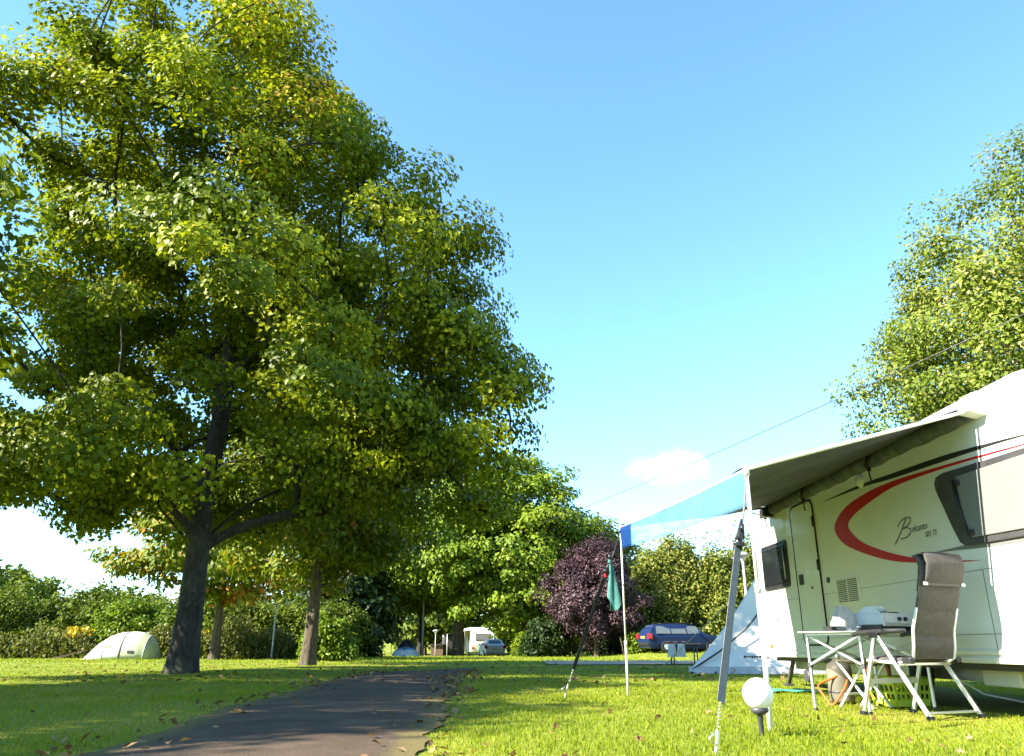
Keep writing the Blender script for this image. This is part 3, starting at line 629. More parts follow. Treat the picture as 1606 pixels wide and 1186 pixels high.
y2 = rng.uniform(4.2, 20, 420); l_, r2 = road_edges(y2); x2 = np.where(rng.random(420) < .5, l_ + np.abs(rng.normal(size=420)) * .40 - .25, r2 - np.abs(rng.normal(size=420)) * .40 + .25)
x = np.concatenate([x, x2]); y = np.concatenate([y, y2]); k = ~on_gravel(x, y); x, y = x[k], y[k]; n = len(x)
o = leaves('leaf_litter', np.stack([x, y, hgt(x, y) + .035], -1), rng.normal(size=(n, 3)) * .4 + np.array([0, 0, 1]), rng.normal(size=(n, 3)), rng.uniform(.035, .075, n) * (1 + .05 * y.clip(0, 20)), LEAF_QUAD, M_dry, rng.random(n))
tag(o, 'scattered brown leaf litter along the path edges and under the trees', 'leaves', None, 'stuff')

# ================================================================== CARAVAN (local: x along the wall away from camera, y out of the wall, z up)
CV = thing('caravan', 'near white touring caravan with red swoosh and awning at the right edge', 'caravan', (4.006, 11.955, 0), math.atan2(.99957, -.02942))
X0, X1, W = -6.35, 1.02, 2.28
def body_profile(x0, x1, zb, zt):
    p = [(x0 + .12, zb)]
    p += [(x0 + .02, zb + .55), (x0, zb + .9), (x0 + .06, zb + 1.45)]
    for i in range(7):
        a = R(180 - 15 * i); p.append((x0 + .55 + .46 * math.cos(a), zt - .40 + .40 * math.sin(a)))
    for i in range(7):
        a = R(90 - 15 * i); p.append((x1 - .50 + .46 * math.cos(a), zt - .40 + .40 * math.sin(a)))
    p += [(x1, zb + .9), (x1 - .02, zb + .5), (x1 - .10, zb)]
    return p
MB().prism(body_profile(X0, X1, .42, 2.74), 1, -W, 0).build('body', M_white, CV, bevel=.035)
def wallbox(name, x0, x1, z0, z1, y0, y1, m, par=None, bevel=0):
    return MB().box(((x0 + x1) / 2, (y0 + y1) / 2, (z0 + z1) / 2), (abs(x1 - x0), abs(y1 - y0), abs(z1 - z0))).build(name, m, par or CV, bevel=bevel)
wallbox('skirt_rail', X0 + .2, X1 - .15, .425, .475, .001, .022, M_cream, bevel=.005)
wallbox('skirt_rail', X0 + .2, X1 - .15, .495, .535, .001, .016, M_cream, bevel=.005)
wallbox('awning_rail', X0 + 1.05, X1 - .45, 2.575, 2.60, .001, .018, M_cream, bevel=.004)
for z in (1.205, .665): wallbox('panel_seam', X0 + .15, X1 - .12, z, z + .004, .0005, .003, M_gry_decal)
wallbox('panel_seam', -4.925, -4.920, .54, 1.20, .0005, .004, M_gry_decal)
wallbox('corner_trim', X1 - .14, X1 - .11, .55, 2.3, .001, .014, M_cream, bevel=.004)
# swoosh decals
def strip(name, A, B, m, n=60, y=.004, par=None):
    def sp(Pt, u):
        Pt = [np.array(p) for p in Pt]; k = len(Pt) - 1; t = u * k; i = min(int(t), k - 1); f_ = t - i
        p0, p1, p2, p3 = Pt[max(i - 1, 0)], Pt[i], Pt[i + 1], Pt[min(i + 2, k)]
        return .5 * ((2 * p1) + (p2 - p0) * f_ + (2 * p0 - 5 * p1 + 4 * p2 - p3) * f_ ** 2 + (3 * p1 - p0 - 3 * p2 + p3) * f_ ** 3)
    mb = MB()
    def fn(u, v):
        a, b = sp(A, u), sp(B, u); q = a * (1 - v) + b * v; return (q[0], y, q[1])
    mb.grid(fn, n, 1, False); return mb.build(name, m, par or CV)
outer = [(-5.95, 2.115), (-5.13, 2.176), (-4.29, 2.226), (-3.65, 2.253), (-3.05, 2.245), (-2.43, 2.169), (-2.08, 2.00), (-2.19, 1.815), (-2.53, 1.659), (-3.25, 1.465), (-3.89, 1.367), (-4.55, 1.305), (-5.0, 1.283)]
inner = [(-5.95, 2.108), (-5.13, 2.156), (-4.29, 2.190), (-3.65, 2.190), (-3.17, 2.140), (-2.68, 2.058), (-2.46, 1.96), (-2.56, 1.83), (-2.82, 1.69), (-3.41, 1.515), (-4.02, 1.391), (-4.60, 1.318), (-5.0, 1.281)]
strip('red_swoosh', outer, inner, M_red, 90)
strip('black_stripe', [(-1.81, 2.35), (-2.9, 2.362), (-3.66, 2.335), (-4.6, 2.30), (-5.4, 2.24), (-6.0, 2.18)], [(-1.81, 2.347), (-2.9, 2.325), (-3.66, 2.282), (-4.6, 2.245), (-5.4, 2.215), (-6.0, 2.177)], M_blk_decal, 50)
strip('grey_stripe', [(-4.16, 1.436), (-4.7, 1.44), (-5.2, 1.44), (-6.0, 1.45)], [(-4.16, 1.434), (-4.7, 1.405), (-5.2, 1.38), (-6.0, 1.36)], M_gry_decal, 30)
def lettering(txt, x, z, size, m, shear=.0, par=CV, y=.004, name='lettering', rot=None, ext=.0008):
    c = bpy.data.curves.new(name, 'FONT'); c.body = txt; c.size = size; c.shear = shear; c.extrude = ext; c.materials.append(m)
    tmp = bpy.data.objects.new('tmp_text', c); col.objects.link(tmp); bpy.context.view_layer.update()
    me = bpy.data.meshes.new_from_object(tmp.evaluated_get(bpy.context.evaluated_depsgraph_get())); bpy.data.objects.remove(tmp)
    if not me.materials: me.materials.append(m)
    o = bpy.data.objects.new(name, me); col.objects.link(o); o.parent = par; o.location = (x, y, z); o.rotation_euler = rot or (R(90), 0, R(180)); return o
# hand drawn capital B, then the rest of the name and the model number
sB = [(-3.50, 1.600), (-3.56, 1.640), (-3.66, 1.71), (-3.745, 1.785), (-3.80, 1.825)]
bB = [(-3.60, 1.77), (-3.68, 1.818), (-3.80, 1.838), (-3.885, 1.825), (-3.875, 1.785), (-3.80, 1.752), (-3.70, 1.737), (-3.80, 1.735), (-3.855, 1.712), (-3.845, 1.672), (-3.76, 1.640), (-3.63, 1.638)]
mb = MB()
for pl, rr in ((sB, .009), (bB, .007)):
    for i in range(len(pl) - 1): mb.bar((pl[i][0], .004, pl[i][1]), (pl[i + 1][0], .004, pl[i + 1][1]), .002, rr * 2, (0, 0, 1) if abs(pl[i][0] - pl[i + 1][0]) > abs(pl[i][1] - pl[i + 1][1]) else (1, 0, 0))
mb.build('lettering', M_gry_decal, CV)
lettering('elcanto', -3.875, 1.675, .10, M_gry_decal, .3)
lettering('505 TS', -4.10, 1.595, .075, M_gry_decal, .3)
# entrance door
def rrect(x0, x1, z0, z1, r_, n=5):
    P = []
    for cx_, cz_, a0 in ((x1 - r_, z1 - r_, 0), (x0 + r_, z1 - r_, 90), (x0 + r_, z0 + r_, 180), (x1 - r_, z0 + r_, 270)):
        for i in range(n + 1): a = R(a0 + 90 * i / n); P.append((cx_ + r_ * math.cos(a), cz_ + r_ * math.sin(a)))
    return P
dr = MB().prism(rrect(-1.47, -.70, .60, 2.44, .11), 1, .001, .016).build('door', M_white, CV, bevel=.004)
MB().tube([(x, .010, z) for x, z in rrect(-1.485, -.685, .585, 2.455, .12)] + [(-1.485, .010, 2.335)][:0] + [(rrect(-1.485, -.685, .585, 2.455, .12)[0][0], .010, rrect(-1.485, -.685, .585, 2.455, .12)[0][1])], .012, 6).build('seal', M_rub, dr)
h_ = MB().box((-.86, .026, 1.44), (.13, .02, .14)).build('handle', M_black, dr, bevel=.01)
MB().box((-1.20, .022, 1.31), (.045, .012, .03)).build('lock', M_dgrey, dr, bevel=.004)
for z in (2.15, 1.58): MB().tube([(-1.49, .03, z - .07), (-1.49, .03, z + .07)], .016, 8).build('hinge', M_black, dr)
MB().tube([(-1.70, .001, 1.37), (-1.70, .02, 1.37)], .035, 12).build('lock', M_dgrey, CV)
# windows
def window(x0, x1, z0, z1, gl):
    w = MB().prism(rrect(x0, x1, z0, z1, .06), 1, .001, .024).build('window', M_black, CV, bevel=.006)
    MB().prism(rrect(x0 + .06, x1 - .06, z0 + .06, z1 - .06, .04), 1, .0245, .036).build('pane', gl, w, bevel=.006)
    return w
w = window(-.41, .66, 1.385, 2.05, M_glass)
MB().tube([(-.33, .045, 1.5), (-.33, .045, 1.95)], .008, 6).build('stay', M_alu, w)
bw = [(-6.0, 2.085), (-5.0, 2.12), (-4.62, 2.135), (-4.50, 2.12), (-4.452, 2.07), (-4.455, 2.0), (-4.62, 1.62), (-4.70, 1.47), (-4.76, 1.435), (-4.86, 1.425), (-6.0, 1.40)]
w = MB().prism(bw, 1, .001, .026).build('window', M_dgrey, CV, bevel=.008)
MB().prism([(-5.98, 2.035), (-4.83, 2.055), (-4.86, 1.52), (-4.93, 1.485), (-5.98, 1.455)], 1, .0265, .040).build('pane', M_glass2, w, bevel=.01)
MB().tube([(-4.80, .05, 2.03), (-4.83, .055, 1.78), (-4.90, .05, 1.50)], .013, 7).build('stay', M_black, w)
for z in (1.99, 1.53): MB().box((-4.86 - .08 * (z < 1.8), .05, z), (.06, .025, .05)).build('latch', M_black, w, bevel=.006)
# fridge vent with slats
v = wallbox('vent', -2.54, -1.91, 1.06, 1.355, .001, .012, M_cream, bevel=.004)
for k in range(12):
    for s_ in (-1, 1):
        MB().box((-2.225 + s_ * .142, .013, 1.085 + k * .0222), (.25, .006, .0095)).build('slot', M_black, v)
# awning light, marker light, service hatch, socket
a = MB().lathe([(.0, .05), (.045, .045), (.075, .02), (.08, 0)], 18).build('awning_lamp', M_globe, CV); a.location = (-2.94, .002, 2.40); a.rotation_euler = (R(-90), 0, 0)
hb = wallbox('service_hatch', -.06, .52, .70, .98, .001, .010, M_white, bevel=.004); wallbox('catch', .2, .26, .93, .955, .0105, .016, M_dgrey, hb)
wallbox('service_hatch', -3.42, -3.0, .70, 1.0, .001, .008, M_white, bevel=.004)
wallbox('marker_lamp', .60, .70, .55, .60, .001, .02, M_orange, bevel=.005)
# underside, wheel, steadies
MB().box(((X0 + X1) / 2, -W / 2, .39), (X1 - X0 - .6, W - .15, .05)).build('chassis', M_dgrey, CV)
for yy in (-.35, -1.9): MB().box(((X0 + X1) / 2, yy, .31), (X1 - X0 - .8, .06, .12)).build('chassis_beam', M_alu, CV)
MB().box((-4.45, -.42, .30), (.55, .3, .16)).build('service_box', M_cream, CV, bevel=.02)
for yy in (-.14, -W + .14):
    t_ = MB().tube([(-3.1, yy - .10, .33), (-3.1, yy + .10, .33)], .33, 24).build('wheel', M_rub, CV, bevel=.03); MB().tube([(-3.1, yy - .105, .33), (-3.1, yy + .106, .33)], .19, 20).build('rim', M_alu, t_)
for xx in (X0 + .7, X1 - .5):
    for yy in (-.25, -W + .25): MB().bar((xx, yy, .36), (xx + .28, yy, .03), .05, .04).box((xx + .29, yy, .02), (.16, .12, .03)).build('corner_steady', M_dgrey, CV)
MB().bar((X1 - .1, -.9, .38), (X1 + 1.1, -1.12, .40), .08, .07).bar((X1 - .1, -1.4, .38), (X1 + 1.1, -1.16, .40), .08, .07).build('drawbar', M_alu, CV)
MB().tube([(X1 + .95, -1.02, .5), (X1 + .95, -1.02, .14)], .025, 8).tube([(X1 + .95, -1.06, .1), (X1 + .95, -.98, .1)], .10, 14).build('jockey_wheel', M_dgrey, CV)

# ================================================================== AWNING
AW = thing('awning', 'grey canvas sun awning stretched out from the caravan wall on two poles', 'awning', (1.86, 6.08, 0))
o0 = Vector((1.86, 6.08, 0)); MC = CV.matrix_basis.copy() if False else Matrix.Translation((4.006, 11.955, 0)) @ Matrix.Rotation(math.atan2(.99957, -.02942), 4, 'Z')
def cl(x, y, z): return MC @ Vector((x, y, z)) - o0
P1 = Vector((1.86, 6.08, 1.895)) - o0; P2 = Vector((1.438, 10.39, 2.06)) - o0
W1 = cl(-5.25, .03, 2.60); W2 = cl(.05, .03, 2.60)
def canopy(u, v):
    a = P1.lerp(P2, u); b = W1.lerp(W2, u); p = a.lerp(b, v)
    sag = -.05 * math.sin(math.pi * v) * (1 - .3 * math.cos(2 * math.pi * u)) - .05 * math.sin(math.pi * u) * (1 - v)
    wr = .018 * math.sin(26 * (u * .8 + v * .55) + 2.5 * math.sin(5 * v)) * math.sin(math.pi * v) ** .5 + .007 * math.sin(41 * (u - v * .4)) * (1 - v)
    return p + Vector((0, 0, sag + wr + .025))
MB().grid(canopy, 60, 36).build('canopy', M_canvas, AW, solid=.003)
MB().tube([P1 + Vector((0, -.02, .0)), W1 + Vector((0, -.03, -.03))], .017, 10).build('rafter', M_alum, AW)
MB().tube([P2, W2], .018, 10).build('rafter', M_alum, AW)
MB().tube([P1.lerp(P2, i / 8) + Vector((0, 0, -.018 * math.sin(math.pi * i / 8))) for i in range(9)], .011, 8).build('front_rail', M_alum, AW)
def valance(u, v):
    p = P1.lerp(P2, u); h = .27; return p + Vector((-.012 + .018 * math.sin(13 * u + 1) * v, 0, -.015 - .018 * math.sin(math.pi * u) - h * v))
MB().grid(lambda u, v: valance(u * .86, v), 60, 6).build('valance', M_blue, AW, solid=.003)
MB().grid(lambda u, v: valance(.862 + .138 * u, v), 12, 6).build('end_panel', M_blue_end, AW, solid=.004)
def bag(u, v):
    c = W1.lerp(W2, u); a = -.2 + v * (math.pi * 1.15); r_ = .085 + .005 * math.sin(30 * u + 4 * v) + .005 * math.sin(71 * u - 3 * v)
    n_ = Vector((-.9996, -.0294, 0)); return c + n_ * (.015 + r_ * math.sin(a) * .75) + Vector((0, 0, -.045 + r_ * 1.0 * math.cos(a)))
MB().grid(bag, 120, 10).build('storage_bag', M_bag, AW)
for s_ in (.34, .70, .985):
    c = W1.lerp(W2, s_) + Vector((-.10, 0, -.02)); mb = MB()
    mb.tube([c + Vector((0, 0, .02)), c + Vector((-.03, .05, -.10)), c + Vector((.01, .02, -.17))], .008, 6).tube([c + Vector((0, .06, .02)), c + Vector((-.02, .0, -.12)), c + Vector((0, 0, -.30))], .009, 6)
    mb.tube([c + Vector((0, -.07, .02)), c + Vector((-.03, -.03, -.08)), c + Vector((0, 0, -.17))], .009, 6).box(c + Vector((-.01, 0, -.15)), (.035, .03, .05)); mb.build('tie_strap', M_black, AW)
mb = MB().box(cl(.02, .10, 2.50), (.16, .22, .14)); mb.build('end_bracket', M_black, AW, bevel=.02)
MB().prism([(-.02, 2.48), (.16, 2.52), (.19, 2.62), (.10, 2.69), (-.02, 2.72)], 0, -5.42, -5.24).build('end_cap', M_white, AW, bevel=.02).matrix_local = Matrix.Translation(-o0) @ MC
MB().tube([P1 + Vector((-.03, .0, -.33)), cl(.02, .1, 2.44)], .008, 6).build('tension_rod', M_alum, AW)
def pole(top, parts, wob, k=1.):
    p = MB().tube([(top.x, top.y, parts), (top.x, top.y, top.z)], .016 * k, 10).build('pole', M_alum, AW)
    MB().tube([(top.x + wob, top.y, -.02), (top.x + wob * .2, top.y, parts * .4), (top.x, top.y, parts + .02)], .020 * k, 10).build('lower_tube', M_alum, p)
    MB().tube([(top.x, top.y, parts - .035), (top.x, top.y, parts + .035)], .027 * k, 10).build('clamp', M_alum, p)
    MB().tube([(top.x, top.y, top.z - .05), (top.x, top.y, top.z + .03)], .026 * k, 10).build('cap', M_cream, p)
pole(P1, .98, -.012); pole(P2, .60, 0, .72)
# storm straps
def strap(name, label, top, bot, wid, m, frac, knot, flat=True):
    t = thing(name, label, 'strap', bot); b = Vector(bot); tl = Vector(top) - b; e = tl.normalized()
    L_ = tl.length; a0 = e * .34; mid = tl * frac
    MB().bar(a0, mid, wid, .003, (1, -1.6, .2)).build('webbing', m, t)
    MB().tube([mid, mid + (tl - mid) * .5 + Vector((.01, .0, -.01)), tl], .007, 6).build('cord', M_strap if flat else M_black, t)
    # knotted slack
    mb = MB(); rr = random.Random(3)
    for i in range(6):
        c = mid + e * (knot * (i / 6 - .2)); pts = [c + Vector((rr.uniform(-.03, .03), rr.uniform(-.03, .03), rr.uniform(-.06, .06))) for _ in range(4)]
        mb.tube(pts, [.013, .02, .02, .008], 6)
    mb.tube([mid + e * knot, mid + e * knot * .5, mid], [.006, .022, .03], 8).build('slack', M_black, t)
    # spring and peg
    mb = MB(); sx = e.cross(Vector((0, 0, 1))).normalized(); sy = e.cross(sx); turns = 7
    mb.tube([e * (.18 + .16 * i / (turns * 8)) + (sx * math.cos(i * math.pi / 4) + sy * math.sin(i * math.pi / 4)) * .009 for i in range(turns * 8 + 1)], .0022, 5).build('spring', M_alu, t)
    MB().bar(Vector((0, 0, -.05)) + e * .0, e * .16, .022, .006, (1, -1, 0)).tube([Vector((0.02, 0.02, .05)), Vector((-.03, -.02, .09)), Vector((.02, .02, .12))], .006, 6).build('peg', M_alu, t)
    return t
strap('storm_strap', 'wide grey webbing strap guying the near awning pole, right foreground', (1.85, 6.05, 1.85), (1.10, 4.66, 0), .062, M_strap, .66, .30)
s2 = strap('storm_strap', 'black strap guying the far awning pole, against the purple leaved tree', (1.43, 10.36, 2.02), (.61, 9.88, 0), .05, M_black, .72, .2, False)
MB().box(Vector((.58, .335, 1.42)), (.035, .035, .05)).build('ratchet', M_red, s2, bevel=.01)
cb = thing('hanging_cloth', 'teal cloth bunched and hanging from the black strap', 'cloth', (1.26, 10.24, 1.66))
def cloth(u, v):
    th = u * 6.28319; r_ = (.012 + .062 * v ** .8) * (1 + .35 * math.sin(3 * th + 3 * v)); return (r_ * math.cos(th) + .03 * v, r_ * .6 * math.sin(th), -.58 * v + .09 * v * math.sin(2 * th + 1) * (v > .6))
MB().grid(cloth, 24, 16).build('folds', M_teal, cb); MB().tube([(0, 0, .03), (0, 0, -.03)], .022, 8).build('clip', M_black, cb)

# ================================================================== CAMPING FURNITURE
# reclining chair (local y forwards)
CH = thing('folding_chair', 'high backed grey brown padded reclining chair with aluminium frame, seen from behind', 'chair', (3.47, 7.16, .005), R(24))
hw, dd = .30, .33
for s_ in (-1, 1):
    x = s_ * hw; J = Vector((x, .10, .66))
    f_ = MB().bar(J, (x, dd, .015), .034, .024, (1, 0, 0)).build('leg', M_alu, CH, bevel=.004); MB().box((x, dd + .004, .016), (.042, .05, .032)).build('foot_cap', M_black, f_)
    f_ = MB().bar(J + Vector((0, -.02, 0)), (x, -dd, .015), .034, .024, (1, 0, 0)).build('leg', M_alu, CH, bevel=.004); MB().box((x, -dd - .004, .016), (.042, .05, .032)).build('foot_cap', M_black, f_)
    MB().tube([(x, .34, .655), (x, .28, .675), (x, .0, .685), (x, -.22, .69)], [.018, .022, .022, .016], 8).build('armrest', M_dgrey, CH)
    MB().box((x, .10, .655), (.045, .09, .045)).build('hinge', M_black, CH, bevel=.008)
    xb = s_ * .245
    MB().tube([(xb, .27, .445), (xb, .02, .43), (xb, -.14, .43), (xb, -.215, .47), (xb, -.235, .56), (xb, -.255, .70), (xb, -.305, .83), (xb, -.318, .87)], .013, 8).build('back_tube', M_alum, CH)
    MB().box((x * .93, -.19, .45), (.06, .09, .05)).build('hinge', M_black, CH, bevel=.01)
MB().bar((-hw, -dd + .03, .052), (hw, -dd + .03, .052), .045, .016).build('crossbar', M_alu, CH, bevel=.003)
MB().bar((-hw, .235, .275), (hw, .235, .275), .016, .045).build('crossbar', M_alu, CH, bevel=.003)
MB().bar((-hw, .16, .45), (hw, .16, .45), .02, .02).bar((-hw, -.12, .42), (hw, -.12, .42), .02, .02).build('seat_bar', M_alu, CH)
def pad(pts, w_, th_, name, par=CH, segs=5):
    """padded panel along a side-view line pts [(y,z)] with quilted bulges"""
    P = [Vector((0, p[0], p[1])) for p in pts]; mb = MB(); n = (len(P) - 1) * 6
    def at(u):
        t = u * (len(P) - 1); i = min(int(t), len(P) - 2); return P[i].lerp(P[i + 1], t - i), (P[i + 1] - P[i]).normalized()
    def fn(u, v):
        p, d = at(v); nn = Vector((0, -d.z, d.y)); a = u * 6.28319; cx_ = math.cos(a); sx_ = math.sin(a)
        ex_ = abs(cx_) ** .35 * (1 if cx_ >= 0 else -1); bul = (.30 + .70 * abs(math.sin(v * math.pi * segs)) ** .5) * min(1, 6 * v + .25, 6 * (1 - v) + .25)
        return p + Vector((ex_ * w_ / 2, 0, 0)) + nn * sx_ * th_ / 2 * bul
    mb.grid(fn, 28, n); return mb.build(name, M_pad, par)
pad([(.28, .465), (.02, .45), (-.15, .455)], .50, .05, 'seat_pad', segs=2)
pad([(-.205, .46), (-.225, .58), (-.245, .70), (-.305, .84), (-.36, .98), (-.40, 1.10), (-.43, 1.25)], .50, .05, 'back_pad', segs=4)
pad([(-.33, 1.00), (-.37, 1.10), (-.395, 1.20), (-.38, 1.275), (-.33, 1.29)], .45, .075, 'headrest', segs=1)
pad([(-.43, 1.06), (-.455, 1.14), (-.475, 1.22), (-.455, 1.295), (-.39, 1.305)], .455, .05, 'headrest_back', segs=1)
MB().bar((-.24, -.428, 1.055), (.24, -.428, 1.055), .006, .028).build('band', M_black, CH)
for s_ in (-1, 1): MB().box((s_ * .225, -.433, 1.055), (.045, .012, .026)).build('buckle', M_alum, CH, bevel=.004)
# roll top table
TB = thing('camping_table', 'aluminium roll top camping table with crossed braces, set against the caravan', 'table', (2.80, 7.86, 0), R(33))
TL, TW, TH = 1.05, .60, .70        # x from .0 to TL, y from -TW to 0
n_sl = 15
for i in range(n_sl):
    w_ = (TL + .12) / n_sl; MB().box((-.06 + w_ * (i + .5), -TW / 2, TH - .007), (w_ - .005, TW + .06, .014)).build('slat', M_alu, TB, bevel=.003)
legs = [(0.02, -.02), (.02, -TW + .02), (TL - .02, -TW + .02), (TL - .02, -.02)]
for x, y in legs:
    q = MB().box((x, y, (TH - .02) / 2 + .005), (.024, .024, TH - .03)).build('leg', M_alu, TB, bevel=.003); MB().box((x, y, .012), (.03, .03, .03)).build('foot_cap', M_dgrey, q); MB().box((x, y, .40), (.036, .036, .045)).build('joint', M_dgrey, q, bevel=.004)
for i in range(4):
    a, b = legs[i], legs[(i + 1) % 4]; n_ = Vector((b[1] - a[1], a[0] - b[0], 0)).normalized() * .014
    for A_, B_, k in ((a, b, 1), (b, a, -1)): MB().bar(Vector((*A_, .40)) + n_ * k, Vector((*B_, .66)) + n_ * k, .008, .020).build('brace', M_alu, TB)
    MB().bar((*a, .672), (*b, .672), .018, .018).build('rail', M_alu, TB)
# two burner stove on the table (local frame like the table)
def on_table(name, label, cat, x, y, z=TH): 
    c, s_ = math.cos(R(33)), math.sin(R(33)); return thing(name, label, cat, (2.80 + c * x - s_ * y, 7.86 + s_ * x + c * y, z + .002), R(33))
ST = on_table('camping_stove', 'white two burner camping stove with black knobs on the table', 'stove', .56, -.36)
MB().box((.22, 0, .113), (.56, .32, .110)).build('casing', M_stove, ST, bevel=.008)
MB().box((.22, -.161, .062), (.54, .01, .03)).build('trim', M_alu, ST)
for x in (-.02, .46): MB().box((x, 0, .028), (.10, .28, .055)).build('stand', M_black, ST, bevel=.004)
for x in (.20, .30): MB().tube([(x, -.162, .115), (x, -.185, .115)], [.020, .017], 14).build('knob', M_black, ST)
for x in (.06, .36): MB().lathe([(.07, .002), (.075, .012), (.05, .02), (.02, .022)], 18, (x, .0, .166)).build('burner', M_dgrey, ST)
MB().prism([(-.14, .168), (.12, .168), (.02, .225), (-.10, .23)], 0, -.052, -.046).build('wind_shield', M_stove, ST)
MB().prism([(-.10, .168), (.13, .168), (.06, .235), (-.06, .23)], 0, .14, .146).build('wind_shield', M_alu, ST)
kb = on_table('radio', 'small dark grey box lying on the left end of the table', 'box', .20, -.20)
MB().box((0, 0, .022), (.22, .10, .044)).build('case', M_dgrey, kb, bevel=.01); MB().box((.03, -.051, .024), (.12, .004, .022)).build('panel', M_alu, kb)
bgp = on_table('plastic_bag', 'crumpled translucent white plastic bag standing on the table left of the stove', 'bag', .42, -.16)
def sack(u, v):
    th = u * 6.28319; r_ = (.13 * (1 - .55 * v ** 2)) * (1 + .16 * math.sin(5 * th + 4 * v) + .10 * math.sin(9 * th - 7 * v)); return (r_ * math.cos(th), r_ * .8 * math.sin(th), .004 + .22 * v + .02 * math.sin(4 * th) * v)
MB().grid(sack, 36, 10).build('sack', M_bagw, bgp); MB().tube([(.03, -.11, .05), (.06, -.13, .04), (.08, -.12, .05)], .012, 8).build('tap', M_alu, bgp)
# folding stool, basket, drum, hose under and behind the table
SL = thing('folding_stool', 'low folding stool with beige padded top under the table', 'stool', (3.50, 8.32, 0), R(33))
pad([(.16, .435), (0, .43), (-.16, .435)], .40, .05, 'seat_pad', SL, 1); SL.children[0].data.materials[0] = M_beige
for s_ in (-1, 1):
    MB().bar((s_ * .17, -.16, .42), (s_ * .17, .17, .0), .018, .018).build('leg', M_alum, SL); MB().bar((s_ * .145, .16, .42), (s_ * .145, -.17, .0), .018, .018).build('leg', M_alum, SL)
MB().bar((-.17, .10, .12), (.17, .10, .12), .018, .018).build('crossbar', M_alum, SL); MB().bar((-.145, -.12, .30), (.145, -.12, .30), .018, .018).build('crossbar', M_alum, SL)
BK = thing('laundry_basket', 'lime green plastic basket with slotted sides on the grass by the caravan', 'basket', (3.93, 8.48, 0), R(20))
bx, by, bh = .21, .15, .27
def side(a, b, ln, cols):
    """one basket wall built as a lattice of bars"""
    a, b = Vector(a), Vector(b); out = (b - a).normalized().cross(Vector((0, 0, 1))) * .03; mb = MB()
    for z0, z1 in ((.005, .07), (.12, .145), (.20, bh)):
        mb.bar(a + out * (z0 + z1) / 2 / bh + Vector((0, 0, (z0 + z1) / 2)), b + out * (z0 + z1) / 2 / bh + Vector((0, 0, (z0 + z1) / 2)), .006, z1 - z0)
    for i in range(cols + 1):
        u = i / cols; p = a.lerp(b, u); mb.bar(p + Vector((0, 0, .05)), p + out + Vector((0, 0, .25)), .022, .0055, tuple(out))
    mb.build('side_panel', M_lime_pl, BK)
cs = [(-bx, -by, 0), (bx, -by, 0), (bx, by, 0), (-bx, by, 0)]
for i in range(4): side(cs[i], cs[(i + 1) % 4], 1, 7 if i % 2 == 0 else 5)
MB().box((0, 0, .006), (2 * bx, 2 * by, .008)).build('bottom', M_lime_pl, BK)
MB().tube([(x * 1.12, y * 1.16, bh) for x, y, z in cs] + [(cs[0][0] * 1.12, cs[0][1] * 1.16, bh)], .014, 8).build('rim', M_lime_pl, BK)
DM = thing('water_drum', 'beige grey cylinder standing on the grass behind the table legs', 'drum', (3.52, 8.95, 0))
MB().lathe([(.0, .005), (.12, .005), (.13, .03), (.13, .33), (.12, .38), (.06, .42), (.05, .44), (0, .44)], 24).build('shell', M_beige, DM)
MB().lathe([(.133, .10), (.138, .11), (.133, .12)], 24).build('band', M_dgrey, DM); MB().tube([(0, 0, .43), (0, 0, .50)], .03, 10).build('valve', M_alu, DM)
hs = thing('orange_hose', 'bright orange hose looped on the grass around the beige cylinder', 'hose', (3.38, 8.75, .0))
MB().tube([(.13 * math.cos(t) + .03 * math.sin(2.3 * t) - .03, .12 * math.sin(t), .15 + .13 * math.sin(t + .7) + .03 * math.cos(2.1 * t)) for t in np.linspace(.9, 6.0, 26)], .011, 8).build('loop', M_orange, hs)
MB().tube([(.42 + .12 * math.cos(t), -.10 + .07 * math.sin(t), .24 + .20 * math.sin(t + .3)) for t in np.linspace(-1.6, 4.8, 24)], .014, 8).build('loop', M_orange, hs)
tag(MB().tube([(4.12, 7.95, .43), (4.22, 7.9, .28), (4.45, 7.9, .14), (4.8, 7.85, .07), (5.4, 7.8, .04), (6.2, 7.9, .03)], .008, 6).build('power_cable', M_alum), 'thin pale cable trailing from the caravan underside to the ground', 'cable')
def matf(u, v): return (3.0 + .95 * u, 10.55 + .55 * v + .1 * u, .03 + .008 * math.sin(18 * u + 5 * v))
tag(MB().grid(matf, 16, 6).build('ground_mat', M_mat, solid=.008), 'small green ground mat beside the awning pole lamp', 'mat')
# solar globe lamp
GL = thing('globe_lamp', 'white globe garden lamp on a short dark spike in the grass', 'lamp', (1.66, 5.66, 0), 0)
mb = MB(); mb.lathe([(.102 * math.sin(R(180 * i / 18)), .262 - .102 * math.cos(R(180 * i / 18))) for i in range(1, 19)], 32); mb.build('globe', M_globe, GL)
MB().lathe([(.035, .135), (.058, .150), (.060, .172), (.05, .178)], 24).build('collar', M_dgrey, GL)
MB().lathe([(.004, -.08), (.017, -.01), (.017, .10), (.021, .105), (.021, .13), (.035, .145)], 14).build('spike', M_dgrey, GL)

